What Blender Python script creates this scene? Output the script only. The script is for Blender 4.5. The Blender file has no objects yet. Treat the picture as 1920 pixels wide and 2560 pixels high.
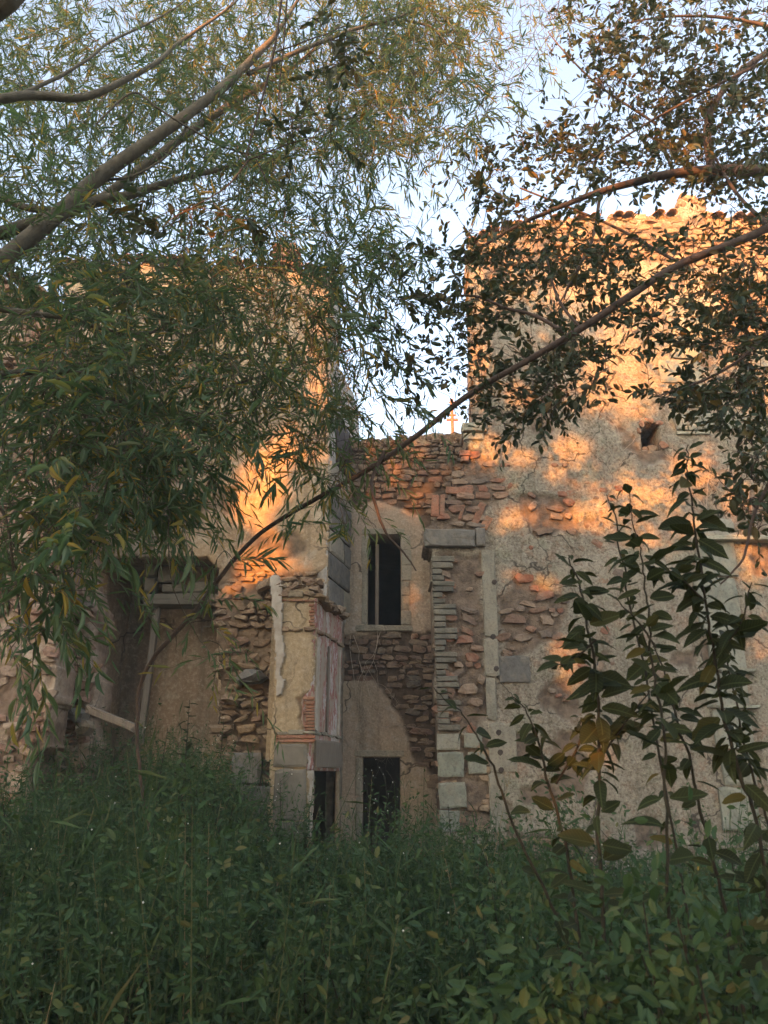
import bpy, math, random
import numpy as np
from mathutils import Vector, Matrix
random.seed(7); RNG = np.random.default_rng(7)
R = math.radians
S = bpy.context.scene
C = S.collection

# ---------------------------------------------------------------- camera, sky, sun, exposure
F, TILT, EYE = 1923.0, R(19.0), 1.6
cam = bpy.data.cameras.new('camera'); camo = bpy.data.objects.new('camera', cam); C.objects.link(camo)
camo.location = (0, 0, EYE); camo.rotation_euler = (R(90) + TILT, 0, 0)
cam.sensor_fit = 'VERTICAL'; cam.sensor_height = 36; cam.lens = 36 * F / 2560
cam.clip_start = 0.05; cam.clip_end = 2000
cam.dof.use_dof = True; cam.dof.focus_distance = 10.5; cam.dof.aperture_fstop = 6.0   # small phone lens
S.camera = camo

SUN_AZ, SUN_EL = R(26), R(11)          # light travels to +x (right), away from the camera
SDIR = Vector((math.sin(SUN_AZ) * math.cos(SUN_EL), math.cos(SUN_AZ) * math.cos(SUN_EL), -math.sin(SUN_EL)))
w = bpy.data.worlds.new('World'); S.world = w; w.use_nodes = True
nt = w.node_tree
sky = nt.nodes.new('ShaderNodeTexSky'); sky.sky_type = 'NISHITA'; sky.sun_disc = False
sky.sun_elevation = SUN_EL; sky.sun_rotation = R(180) + SUN_AZ
sky.air_density = 1.0; sky.dust_density = 3.0; sky.ozone_density = 1.0
hsv = nt.nodes.new('ShaderNodeHueSaturation'); hsv.inputs['Saturation'].default_value = 0.8      # thin even haze over the whole sky
nt.links.new(sky.outputs[0], hsv.inputs['Color']); nt.links.new(hsv.outputs[0], nt.nodes['Background'].inputs[0])
nt.nodes['Background'].inputs[1].default_value = 0.15
sl = bpy.data.lights.new('sun', 'SUN'); so = bpy.data.objects.new('sun', sl); C.objects.link(so)
sl.energy = 4.4; sl.angle = R(0.53); sl.color = (1.0, 0.335, 0.05)
so.rotation_euler = SDIR.to_track_quat('-Z', 'Y').to_euler(); so.location = (-20, -40, 20)
S.view_settings.view_transform = 'Standard'; S.view_settings.look = 'None'
S.view_settings.exposure = 2.5; S.view_settings.gamma = 1.0; S.view_settings.use_curve_mapping = False
S.render.resolution_x = 768; S.render.resolution_y = 1024
try:
    S.cycles.max_bounces = 4; S.cycles.diffuse_bounces = 2; S.cycles.glossy_bounces = 1; S.cycles.transmission_bounces = 3
except Exception: pass

# ---------------------------------------------------------------- helpers: picture ray -> point in the place
CT, ST = math.cos(TILT), math.sin(TILT)
def ray(px, py):
    a = (px - 960) / F; b = (1280 - py) / F
    return Vector((a, CT - ST * b, ST + CT * b))
def at(px, py, Y):
    d = ray(px, py); t = Y / d.y
    return Vector((0, 0, EYE)) + d * t
def at_np(px, py, Y):
    a = (px - 960) / F; b = (1280 - py) / F
    t = Y / (CT - ST * b)
    return np.stack([a * t, Y + 0 * a, EYE + (ST + CT * b) * t], -1)
class Plane:
    def __init__(s, O, U):
        s.O = Vector((O[0], O[1], 0)); s.U = Vector((U[0], U[1], 0)).normalized(); s.N = s.U.cross(Vector((0, 0, 1)))
        s.M = Matrix((( s.U.x, s.N.x, 0), (s.U.y, s.N.y, 0), (0, 0, 1)))     # local x=u, y=out, z=up
    def uv(s, px, py):
        d = ray(px, py); o = Vector((0, 0, EYE))
        t = (s.O - o).dot(s.N) / d.dot(s.N); p = o + d * t - s.O
        return (p.dot(s.U), p.z)
    def poly(s, pts): return [s.uv(*p) for p in pts]
    def pt(s, u, v, h=0): return s.O + s.U * u + Vector((0, 0, v)) + s.N * h
def front(Y): return Plane((0, Y, 0), (1, 0, 0))

def _h(ix, iy, seed):
    n = (ix.astype(np.int64) * 374761393 + iy.astype(np.int64) * 668265263 + seed * 974634777) & 0x7fffffff
    n = ((n ^ (n >> 13)) * 1274126177) & 0x7fffffff
    return ((n ^ (n >> 16)) & 0xffff) / 65535.0
def vnoise(x, y, seed=0):
    x = np.asarray(x, float); y = np.asarray(y, float)
    ix = np.floor(x); iy = np.floor(y); fx = x - ix; fy = y - iy
    fx = fx * fx * (3 - 2 * fx); fy = fy * fy * (3 - 2 * fy)
    a = _h(ix, iy, seed); b = _h(ix + 1, iy, seed); c = _h(ix, iy + 1, seed); d = _h(ix + 1, iy + 1, seed)
    return (a * (1 - fx) + b * fx) * (1 - fy) + (c * (1 - fx) + d * fx) * fy
def fbm(x, y, seed=0, oct=4):
    s = 0; a = 0.5
    for o in range(oct):
        s = s + a * vnoise(np.asarray(x) * 2 ** o, np.asarray(y) * 2 ** o, seed + o); a *= 0.5
    return s
def inpoly(x, y, poly):
    ins = np.zeros(np.shape(x), bool); n = len(poly); j = n - 1
    for i in range(n):
        xi, yi = poly[i]; xj, yj = poly[j]
        if yi != yj:
            ins ^= ((yi > y) != (yj > y)) & (x < (xj - xi) * (y - yi) / (yj - yi) + xi)
        j = i
    return ins

# ---------------------------------------------------------------- materials
class NT:
    def __init__(s, name):
        s.m = bpy.data.materials.new(name); s.m.use_nodes = True; s.t = s.m.node_tree
        s.b = s.t.nodes['Principled BSDF']; s.out = s.t.nodes['Material Output']
        s.b.inputs['Specular IOR Level'].default_value = 0.25
    def n(s, typ, **k):
        nd = s.t.nodes.new(typ)
        for a, v in k.items(): setattr(nd, a, v)
        return nd
    def l(s, a, b): s.t.links.new(a, b)
    def pos(s, scale=(1, 1, 1), obj=False):
        if obj:
            g = s.n('ShaderNodeTexCoord').outputs['Object']
        else:
            g = s.n('ShaderNodeNewGeometry').outputs['Position']
        mp = s.n('ShaderNodeMapping'); mp.inputs['Scale'].default_value = scale; s.l(g, mp.inputs[0]); return mp.outputs[0]
    def noise(s, vec, scale, detail=4, rough=0.55):
        nd = s.n('ShaderNodeTexNoise'); nd.inputs['Scale'].default_value = scale; nd.inputs['Detail'].default_value = detail
        nd.inputs['Roughness'].default_value = rough; s.l(vec, nd.inputs['Vector']); return nd.outputs[0]
    def vor(s, vec, scale, feat='F1'):
        nd = s.n('ShaderNodeTexVoronoi', feature=feat); nd.inputs['Scale'].default_value = scale; s.l(vec, nd.inputs['Vector']); return nd.outputs[0]
    def ramp(s, x, a, b, lo=0.0, hi=1.0):
        nd = s.n('ShaderNodeMapRange'); nd.clamp = True
        for i, v in zip((1, 2, 3, 4), (a, b, lo, hi)): nd.inputs[i].default_value = v
        s.l(x, nd.inputs[0]); return nd.outputs[0]
    def mix(s, f, a, b, mode='MIX'):
        nd = s.n('ShaderNodeMix', data_type='RGBA', blend_type=mode)
        for sock, v in ((nd.inputs[0], f), (nd.inputs[6], a), (nd.inputs[7], b)):
            if isinstance(v, (int, float)): sock.default_value = v
            elif isinstance(v, (tuple, list)): sock.default_value = (*v, 1)
            else: s.l(v, sock)
        return nd.outputs[2]
    def math(s, op, a, b=None):
        nd = s.n('ShaderNodeMath', operation=op)
        for i, v in enumerate((a, b)):
            if v is None: continue
            if isinstance(v, (int, float)): nd.inputs[i].default_value = v
            else: s.l(v, nd.inputs[i])
        return nd.outputs[0]
    def cr(s, x, stops):
        nd = s.n('ShaderNodeValToRGB'); e = nd.color_ramp.elements
        while len(e) < len(stops): e.new(0.5)
        for k, (p, c) in enumerate(stops): e[k].position = p; e[k].color = (*c, 1)
        s.l(x, nd.inputs[0]); return nd.outputs[0]
    def bump(s, h, strength=0.6, dist=0.02, prev=None):
        nd = s.n('ShaderNodeBump'); nd.inputs['Strength'].default_value = strength; nd.inputs['Distance'].default_value = dist
        s.l(h, nd.inputs['Height'])
        if prev is not None: s.l(prev, nd.inputs['Normal'])
        return nd.outputs[0]
    def done(s, col, rough=0.9, bump=None):
        if isinstance(col, (tuple, list)): s.b.inputs['Base Color'].default_value = (*col, 1)
        else: s.l(col, s.b.inputs['Base Color'])
        s.b.inputs['Roughness'].default_value = rough
        if bump is not None: s.l(bump, s.b.inputs['Normal'])
        return s.m

def wall_mat(name, c1, c2, c3, mortar, grain=24, grain_d=0.03, stain=(0.12, 0.1, 0.07), lichen=None, pits=.32):
    t = NT(name); p = t.pos()
    big = t.noise(p, 0.55, 2); mid = t.noise(p, 3.2, 4, 0.7); gr = t.noise(p, grain, 3, 0.75)
    st = t.noise(t.pos((5, 5, 0.45)), 1.0, 2)
    c = t.mix(t.ramp(big, 0.38, 0.62), c1, c2)
    c = t.mix(t.ramp(mid, 0.53, 0.64, 0, 0.8), c, c3)
    c = t.mix(t.ramp(st, 0.5, 0.7, 0, 0.6), c, stain)
    if lichen: c = t.mix(t.ramp(t.noise(p, 1.7, 3, 0.7), 0.52, 0.64, 0, 0.7), c, lichen)
    c = t.mix(t.ramp(gr, 0.52, 0.66, 0, 0.55), c, t.mix(0.35, c, (0.75, 0.68, 0.55)))
    c = t.mix(t.ramp(gr, 0.47, 0.36, 0, pits), c, t.mix(0.7, c, (0.06, 0.045, 0.03)))
    wv = t.n('ShaderNodeVectorMath', operation='ADD'); nn_ = t.n('ShaderNodeTexNoise'); nn_.inputs['Scale'].default_value = 2.5; nn_.inputs['Detail'].default_value = 3; t.l(p, nn_.inputs['Vector'])
    sc_ = t.n('ShaderNodeVectorMath', operation='SCALE'); sc_.inputs['Scale'].default_value = 0.5; t.l(nn_.outputs['Color'], sc_.inputs[0]); t.l(p, wv.inputs[0]); t.l(sc_.outputs[0], wv.inputs[1])
    vd = t.n('ShaderNodeTexVoronoi', feature='DISTANCE_TO_EDGE'); vd.inputs['Scale'].default_value = 0.75; t.l(wv.outputs[0], vd.inputs['Vector'])
    ck = t.math('MULTIPLY', t.ramp(vd.outputs['Distance'], 0.004, 0.013, 1, 0), t.ramp(big, 0.42, 0.52))
    c = t.mix(t.math('MULTIPLY', ck, 0.8), c, (0.03, 0.025, 0.02))
    at_ = t.n('ShaderNodeAttribute', attribute_name='expo')
    mc = t.mix(t.ramp(t.noise(p, 9, 2), 0.35, 0.65), mortar, tuple(x * 0.55 for x in mortar))
    c = t.mix(at_.outputs['Fac'], c, mc)
    b = t.bump(gr, 1.0, grain_d)
    return t.done(c, 0.95, b)
def stone_mat(name, stops, grain=30, gd=0.012):
    t = NT(name); p = t.pos()
    oi = t.n('ShaderNodeObjectInfo').outputs['Random']; isl = t.n('ShaderNodeNewGeometry').outputs['Random Per Island']
    r = t.math('FRACT', t.math('ADD', oi, isl))
    c = t.cr(r, stops)
    n = t.noise(p, grain, 3, 0.7); m = t.noise(p, 7, 2); m2 = t.noise(t.pos((1, 1, .6)), 4.5, 4, 0.7)
    c = t.mix(t.ramp(m2, 0.42, 0.62, 0, 0.6), c, t.mix(0.55, c, (0.045, 0.04, 0.028)))
    c = t.mix(t.ramp(m, 0.45, 0.7, 0, 0.6), c, t.mix(0.5, c, (0.32, 0.27, 0.19)))
    c = t.mix(t.ramp(n, 0.5, 0.3, 0, 0.7), c, t.mix(0.6, c, (0.03, 0.025, 0.02)))
    return t.done(c, 0.92, t.bump(n, 0.9, gd))

M = {}
M['render'] = wall_mat('beige_render', (0.285, 0.258, 0.2), (0.225, 0.205, 0.158), (0.235, 0.165, 0.115), (0.2, 0.155, 0.115), lichen=(0.2, 0.205, 0.145), pits=.9)
M['central'] = wall_mat('central_render', (0.336, 0.264, 0.200), (0.304, 0.248, 0.176), (0.360, 0.320, 0.264), (0.105, 0.08, 0.058), grain=28, grain_d=0.01)
M['tower'] = wall_mat('ochre_render', (0.352, 0.264, 0.160), (0.304, 0.240, 0.160), (0.368, 0.320, 0.240), (0.224, 0.168, 0.112), grain=24, grain_d=0.008)
M['pier'] = wall_mat('pier_render', (0.368, 0.288, 0.176), (0.304, 0.240, 0.144), (0.400, 0.320, 0.216), (0.240, 0.160, 0.096), grain=26, grain_d=0.008)
M['left'] = wall_mat('rubble_render', (0.368, 0.296, 0.224), (0.320, 0.248, 0.184), (0.400, 0.336, 0.264), (0.240, 0.176, 0.128), grain=26, grain_d=0.014)
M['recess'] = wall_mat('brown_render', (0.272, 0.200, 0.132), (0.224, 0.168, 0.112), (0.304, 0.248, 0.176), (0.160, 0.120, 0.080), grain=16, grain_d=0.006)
M['pale'] = wall_mat('pale_render', (0.416, 0.400, 0.360), (0.360, 0.344, 0.304), (0.464, 0.448, 0.400), (0.240, 0.208, 0.160), grain=20, grain_d=0.006)
RED = [(0.0, (0.264, 0.120, 0.076)), (0.25, (0.208, 0.128, 0.088)), (0.5, (0.160, 0.132, 0.108)), (0.75, (0.288, 0.208, 0.144)), (1.0, (0.240, 0.104, 0.064))]
BRN = [(0.0, (0.192, 0.132, 0.092)), (0.3, (0.136, 0.100, 0.076)), (0.55, (0.240, 0.176, 0.120)), (0.8, (0.108, 0.096, 0.084)), (1.0, (0.216, 0.120, 0.080))]
OCH = [(0.0, (0.288, 0.208, 0.124)), (0.3, (0.224, 0.152, 0.096)), (0.55, (0.320, 0.240, 0.152)), (0.8, (0.200, 0.120, 0.080)), (1.0, (0.264, 0.216, 0.144))]
PNK = [(0.0, (0.320, 0.208, 0.152)), (0.3, (0.256, 0.152, 0.112)), (0.6, (0.360, 0.280, 0.208)), (0.85, (0.216, 0.160, 0.128)), (1.0, (0.336, 0.240, 0.160))]
GRN = [(0.0, (0.320, 0.336, 0.272)), (0.5, (0.272, 0.288, 0.224)), (1.0, (0.352, 0.352, 0.280))]
PAL = [(0.0, (0.25, 0.262, 0.215)), (0.5, (0.205, 0.225, 0.18)), (1.0, (0.285, 0.285, 0.235))]
GRY = [(0.0, (0.152, 0.148, 0.132)), (0.5, (0.188, 0.180, 0.160)), (1.0, (0.128, 0.128, 0.120))]
M['red'] = stone_mat('red_stone', RED); M['brown'] = stone_mat('brown_stone', BRN); M['ochre'] = stone_mat('ochre_stone', OCH)
M['pink'] = stone_mat('pink_stone', PNK); M['green'] = stone_mat('green_dressed_stone', GRN); M['paleblock'] = stone_mat('pale_dressed_stone', PAL, 22, 0.006)
M['grey'] = stone_mat('grey_dressed_stone', GRY, 24, 0.006)
M['jamb'] = stone_mat('grey_beige_stone', [(0, (0.29, 0.27, 0.21)), (0.5, (0.25, 0.24, 0.19)), (1, (0.32, 0.29, 0.225))])
M['brick'] = stone_mat('grey_green_brick', [(0, (0.135, 0.135, 0.108)), (0.5, (0.165, 0.158, 0.125)), (1, (0.115, 0.115, 0.098))], 40, 0.006)
M['redbrick'] = stone_mat('red_brick', [(0, (0.33, 0.15, 0.09)), (0.5, (0.27, 0.135, 0.085)), (1, (0.37, 0.2, 0.12))])
M['tile'] = stone_mat('clay_tile', [(0, (0.42, 0.24, 0.15)), (0.5, (0.36, 0.25, 0.18)), (1, (0.46, 0.3, 0.19))])
def plain(name, c, c2, scale=12, rough=0.85, stretch=(1, 1, 1)):
    t = NT(name); n = t.noise(t.pos(stretch), scale, 5, 0.6)
    return t.done(t.mix(t.ramp(n, 0.3, 0.7), c, c2), rough, t.bump(n, 0.4, 0.01))
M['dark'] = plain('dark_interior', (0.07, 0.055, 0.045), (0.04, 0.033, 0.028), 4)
M['wood'] = plain('weathered_wood', (0.22, 0.19, 0.15), (0.13, 0.11, 0.088), 10, 0.85, (8, 8, 0.6))
M['concrete'] = plain('concrete', (0.21, 0.19, 0.15), (0.13, 0.12, 0.095), 5)
M['rust'] = plain('rusty_metal', (0.32, 0.13, 0.06), (0.18, 0.09, 0.06), 20)
M['wire'] = plain('wire', (0.12, 0.11, 0.1), (0.08, 0.08, 0.08), 20)
M['vine'] = plain('dry_vine', (0.42, 0.36, 0.28), (0.26, 0.21, 0.16), 30)
M['soil'] = plain('soil', (0.075, 0.065, 0.04), (0.04, 0.045, 0.022), 3)
M['white'] = plain('flaking_whitewash', (0.44, 0.41, 0.35), (0.29, 0.25, 0.195), 7)
def paint_mat():
    t = NT('peeling_red_paint'); p = t.pos((3.2, 3.2, 0.8)); n = t.noise(p, 1.6, 6, 0.7); n2 = t.noise(t.pos((14, 14, 1.2)), 1.0, 4)
    c = t.cr(n, [(0.0, (0.34, 0.3, 0.24)), (0.455, (0.32, 0.275, 0.22)), (0.475, (0.3, 0.15, 0.12)), (0.52, (0.27, 0.1, 0.085)), (0.545, (0.5, 0.48, 0.47)), (0.6, (0.34, 0.3, 0.25))])
    c = t.mix(t.ramp(n2, 0.5, 0.7, 0, 0.6), c, (0.3, 0.25, 0.2))
    return t.done(c, 0.8, t.bump(n, 0.6, 0.02))
M['paint'] = paint_mat()
def bark_mat(name, a, b):
    t = NT(name); n = t.noise(t.pos(), 18, 6, 0.65); n2 = t.noise(t.pos(), 60, 3)
    return t.done(t.mix(t.ramp(n, 0.35, 0.65), a, b), 0.9, t.bump(n2, 0.5, 0.006, t.bump(n, 0.7, 0.015)))
M['bark_w'] = bark_mat('willow_bark', (0.135, 0.12, 0.085), (0.08, 0.072, 0.052))
M['bark_r'] = bark_mat('reddish_bark', (0.11, 0.078, 0.058), (0.06, 0.045, 0.036))
M['stem'] = bark_mat('green_stem', (0.042, 0.036, 0.024), (0.026, 0.025, 0.016))
def leaf_mat(name, stops, trans=0.35, rough=0.5, spec=0.3, veins=False):
    t = NT(name)
    oi = t.n('ShaderNodeObjectInfo').outputs['Random']; isl = t.n('ShaderNodeNewGeometry').outputs['Random Per Island']
    c = t.cr(t.math('FRACT', t.math('ADD', oi, isl)), stops)
    if veins:
        sx = t.n('ShaderNodeSeparateXYZ'); t.l(t.pos(obj=True), sx.inputs[0]); ay = t.math('ABSOLUTE', sx.outputs[1])
        rib = t.ramp(ay, 0.008, 0.022, 1, 0); sv = t.math('SINE', t.math('MULTIPLY', t.math('SUBTRACT', sx.outputs[0], t.math('MULTIPLY', ay, 0.9)), 62.0))
        ve = t.math('MAXIMUM', rib, t.ramp(sv, 0.86, 0.98, 0, 0.55)); bl_ = t.noise(t.pos(), 26, 3)
        c = t.mix(t.ramp(bl_, 0.55, 0.72, 0, 0.5), c, (0.05, 0.045, 0.02)); c = t.mix(t.math('MULTIPLY', ve, 0.5), c, (0.12, 0.14, 0.06))
    t.l(c, t.b.inputs['Base Color']); t.b.inputs['Roughness'].default_value = rough; t.b.inputs['Specular IOR Level'].default_value = spec
    tr = t.n('ShaderNodeBsdfTranslucent'); t.l(t.mix(1.0, c, (1.0, 0.95, 0.55), 'MULTIPLY'), tr.inputs[0])
    mx = t.n('ShaderNodeMixShader'); mx.inputs[0].default_value = trans
    t.l(t.b.outputs[0], mx.inputs[1]); t.l(tr.outputs[0], mx.inputs[2]); t.l(mx.outputs[0], t.out.inputs[0])
    return t.m
M['leaf_w'] = leaf_mat('willow_leaf', [(0, (0.075, 0.14, 0.07)), (0.45, (0.105, 0.17, 0.085)), (0.8, (0.14, 0.2, 0.11)), (0.9, (0.24, 0.24, 0.08)), (1, (0.38, 0.27, 0.05))], 0.52)
M['leaf_r'] = leaf_mat('oval_leaf', [(0, (0.042, 0.066, 0.036)), (0.5, (0.06, 0.08, 0.04)), (0.86, (0.085, 0.085, 0.038)), (0.96, (0.15, 0.11, 0.035)), (1, (0.2, 0.125, 0.04))], 0.3)
M['leaf_s'] = leaf_mat('sapling_leaf', spec=.06, rough=.6, veins=True, stops=[(0, (0.026, 0.036, 0.018)), (0.5, (0.032, 0.044, 0.02)), (0.95, (0.042, 0.05, 0.02)), (1, (0.11, 0.09, 0.025))], trans=0.3)
M['weed'] = leaf_mat('weed_leaf', spec=.12, rough=.6, stops=[(0, (0.034, 0.072, 0.032)), (0.4, (0.062, 0.112, 0.045)), (0.75, (0.054, 0.10, 0.052)), (0.95, (0.095, 0.125, 0.05)), (1, (0.15, 0.145, 0.07))], trans=0.3)
M['seed'] = plain('pale_seed_head', (0.75, 0.74, 0.66), (0.6, 0.58, 0.48), 40)
M['back'] = leaf_mat('tree_leaf', [(0, (0.05, 0.07, 0.025)), (1, (0.08, 0.1, 0.035))], 0.25)

# ---------------------------------------------------------------- object helpers
def mesh_np(name, V, quads=None, tris=None, mat=None, smooth=False, attr=None):
    me = bpy.data.meshes.new(name)
    V = np.asarray(V, np.float32).reshape(-1, 3)
    loops = []; starts = []; tot = 0
    if quads is not None and len(quads):
        q = np.asarray(quads, np.int32).reshape(-1, 4); loops.append(q.ravel()); starts.append(np.arange(len(q)) * 4); tot = len(q) * 4
    if tris is not None and len(tris):
        q = np.asarray(tris, np.int32).reshape(-1, 3); loops.append(q.ravel()); starts.append(tot + np.arange(len(q)) * 3)
    L = np.concatenate(loops); St = np.concatenate(starts)
    me.vertices.add(len(V)); me.vertices.foreach_set('co', V.ravel())
    me.loops.add(len(L)); me.loops.foreach_set('vertex_index', L.astype(np.int32))
    me.polygons.add(len(St)); me.polygons.foreach_set('loop_start', St.astype(np.int32))
    me.update(calc_edges=True)
    me.polygons.foreach_set('use_smooth', np.full(len(St), smooth))
    if attr:
        for k, v in attr.items():
            a = me.attributes.new(k, 'FLOAT', 'POINT'); a.data.foreach_set('value', np.asarray(v, np.float32))
    if mat is not None: me.materials.append(mat)
    me.validate()
    return me
def link(name, me, parent=None, mw=None, kind=None):
    o = bpy.data.objects.new(name, me); C.objects.link(o)
    if mw is not None: o.matrix_basis = mw
    if parent is not None:
        o.parent = parent; o.matrix_parent_inverse = Matrix.Translation(-parent.location) if parent.parent is None else Matrix.Identity(4)
    if kind: o['kind'] = kind
    return o
def tag(o, label, cat, group=None):
    o['label'] = label; o['category'] = cat
    if group: o['group'] = group
    return o
def thing(name, label, cat, loc=(0, 0, 0), group=None):
    o = bpy.data.objects.new(name, None); C.objects.link(o); o.location = loc; o.empty_display_size = 0.3
    return tag(o, label, cat, group)

def slab(name, pl, poly, thick, mat, parent, res=0.035, holes=(), expo=(), ragged=0.0, rough=0.012, deep=0.035, seed=0, noise_expo=None, amp2=0.05, kind=None):
    """a wall sheet with relief, ragged outline, real openings and real thickness; poly / holes / expo in (u,v)"""
    us = [p[0] for p in poly]; vs = [p[1] for p in poly]
    u = list(np.arange(min(us), max(us) + res, res)); v = list(np.arange(min(vs), max(vs) + res, res))
    def snap(lst, val):
        i = int(np.argmin([abs(x - val) for x in lst])); lst[i] = val
    for (a, b, c, d) in holes:
        snap(u, a); snap(u, b); snap(v, c); snap(v, d)
    u = np.array(u); v = np.array(v); nu, nv = len(u), len(v)
    uc = (u[1:] + u[:-1]) / 2; vc = (v[1:] + v[:-1]) / 2
    UC, VC = np.meshgrid(uc, vc)
    pu = UC + ragged * (fbm(UC * 4, VC * 4, seed + 11, 4) - 0.47) * 4; pv = VC + ragged * (fbm(UC * 4, VC * 4, seed + 23, 4) - 0.47) * 4
    keep = inpoly(pu, pv, poly)
    for (a, b, c, d) in holes: keep &= ~((UC > a) & (UC < b) & (VC > c) & (VC < d))
    U, V = np.meshgrid(u, v)
    ju = res * 0.25 * (vnoise(U * 97, V * 91, seed + 3) - 0.5); jv = res * 0.25 * (vnoise(U * 83, V * 99, seed + 5) - 0.5)
    for (a, b, c, d) in holes:
        near = (U > a - 1e-4) & (U < b + 1e-4) & (V > c - 1e-4) & (V < d + 1e-4); ju[near] = 0; jv[near] = 0
    ex = np.zeros(U.shape)
    qu = U + 0.28 * (fbm(U * 3, V * 3, seed + 31, 5) - 0.48); qv = V + 0.28 * (fbm(U * 3, V * 3, seed + 37, 5) - 0.48)
    for pg in expo: ex = np.maximum(ex, inpoly(qu, qv, pg).astype(float))
    if noise_expo is not None:
        sc, th = noise_expo; ex = np.maximum(ex, (fbm(U * sc, V * sc, seed + 51, 5) > th).astype(float))
    exs = ex.copy()
    exs[1:-1, 1:-1] = (ex[1:-1, 1:-1] * 2 + ex[:-2, 1:-1] + ex[2:, 1:-1] + ex[1:-1, :-2] + ex[1:-1, 2:]) / 6
    h = rough * (fbm(U * 9, V * 9, seed + 61, 4) - 0.47) * 2 + rough * 1.1 * (vnoise(U * 27, V * 27, seed + 65) - .5) + amp2 * (fbm(U * 1.1, V * 1.1, seed + 71, 3) - 0.45) - deep * exs
    idx = np.arange(nu * nv).reshape(nv, nu)
    ky, kx = np.nonzero(keep)
    quads = np.stack([idx[ky, kx], idx[ky, kx + 1], idx[ky + 1, kx + 1], idx[ky + 1, kx]], -1)
    O = np.array(pl.O); UU = np.array(pl.U); N = np.array(pl.N); Z = np.array((0, 0, 1.0))
    P = O + (U + ju)[..., None] * UU + (V + jv)[..., None] * Z + h[..., None] * N
    Pb = P - (h[..., None] + thick) * N
    P = P.reshape(-1, 3); Pb = Pb.reshape(-1, 3)
    side = []
    kp = np.pad(keep, 1)
    off = nu * nv
    for dy, dx, e in ((-1, 0, (0, 0, 0, 1)), (1, 0, (1, 1, 1, 0)), (0, -1, (1, 0, 0, 0)), (0, 1, (0, 1, 1, 1))):
        nb = kp[1 + ky + dy, 1 + kx + dx]; sy, sx = ky[~nb], kx[~nb]
        a = idx[sy + e[0], sx + e[1]]; b = idx[sy + e[2], sx + e[3]]
        side.append(np.stack([b, a, a + off, b + off], -1))
    allq = np.concatenate([quads] + side)
    V3 = np.concatenate([P, Pb]); E = np.concatenate([exs.ravel(), np.ones(off)])
    used = np.unique(allq); remap = np.full(len(V3), -1); remap[used] = np.arange(len(used))
    me = mesh_np(name, V3[used], remap[allq], mat=mat, smooth=True, attr={'expo': E[used]})
    # sharp rim between face and reveal
    return link(name, me, parent, kind=kind)

def block_mesh(name, mat, seed, cham=0.06, jit=0.045):
    """unit block: x,z in +-0.5, y 0..1 (out), worn arrises, chipped outline"""
    r = random.Random(seed); J = lambda a, j=jit: a + (r.random() - 0.5) * j
    o = []
    for (x0, z0), (x1, z1) in (((-.5, -.5), (.5, -.5)), ((.5, -.5), (.5, .5)), ((.5, .5), (-.5, .5)), ((-.5, .5), (-.5, -.5))):
        for t in (0, .3, .7):
            t = t + r.uniform(-.08, .08) if t else 0; k = .97 if t == 0 else 1
            o.append((J(x0 + (x1 - x0) * t) * k, J(z0 + (z1 - z0) * t) * k))
    n = len(o); V = [(x, 0, z) for x, z in o] + [(x, J(1 - cham * 3, .25), z) for x, z in o]
    c = [cham * r.uniform(.6, 2.2) for _ in o]
    V += [(x * (1 - 2 * k), J(1, .08), z * (1 - 2 * k)) for (x, z), k in zip(o, c)] + [(0, 1.02, 0)]
    q = []; t_ = []
    for k in range(n):
        j = (k + 1) % n; q += [(k, j, n + j, n + k), (n + k, n + j, 2 * n + j, 2 * n + k)]; t_.append((2 * n + k, 2 * n + j, 3 * n))
    return mesh_np(name, V, q, t_, mat=mat)
def stone_mesh(name, mat, seed, n=8):
    """irregular rubble stone, about unit size, y out"""
    r = random.Random(seed); V = []; out = []
    for k in range(n):
        a = 2 * math.pi * (k + r.uniform(-.42, .42)) / n
        ca, sa = math.cos(a), math.sin(a); m = max(abs(ca), abs(sa)); sq = 0.5 / (m ** 0.75) * r.uniform(.68, 1.06)
        out.append((ca * sq, sa * sq))
    V += [(x, 0, z) for x, z in out]
    V += [(x, r.uniform(.55, .9), z) for x, z in out]
    f = r.uniform(.78, .94); sx, sz = r.uniform(-.06, .06), r.uniform(-.06, .06)
    V += [(x * f + sx, r.uniform(.72, 1.1), z * f + sz) for x, z in out]
    V += [(sx, r.uniform(.9, 1.1), sz)]
    q = []; t = []
    for k in range(n):
        j = (k + 1) % n
        q += [(k, j, n + j, n + k), (n + k, n + j, 2 * n + j, 2 * n + k)]; t.append((2 * n + k, 2 * n + j, 3 * n))
    return mesh_np(name, V, q, t, mat=mat)
BANK = {}
def bank(kind, mname, n=12):
    k = (kind, mname)
    if k not in BANK:
        BANK[k] = [(stone_mesh if kind == 'stone' else block_mesh)(kind, M[mname], 100 * len(BANK) + i) for i in range(n)]
    return BANK[k]
def piece(name, kind, mname, pl, u, v, w_, h_, parent, d=0.05, h0=-0.03, tilt=0.0, yaw=0.0):
    me = random.choice(bank(kind, mname))
    L = pl.pt(u, v, h0)
    mw = Matrix.Translation(L) @ pl.M.to_4x4() @ Matrix.Rotation(tilt, 4, 'Y') @ Matrix.Rotation(yaw, 4, 'Z') @ Matrix.Diagonal((w_, d, h_, 1))
    o = link(name, me, parent, mw); return o
def rect_px(pl, x0, y0, x1, y1):
    a = pl.uv(x0, (y0 + y1) / 2)[0]; b = pl.uv(x1, (y0 + y1) / 2)[0]; xm = (x0 + x1) / 2
    return a, b, pl.uv(xm, y1)[1], pl.uv(xm, y0)[1]
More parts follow.
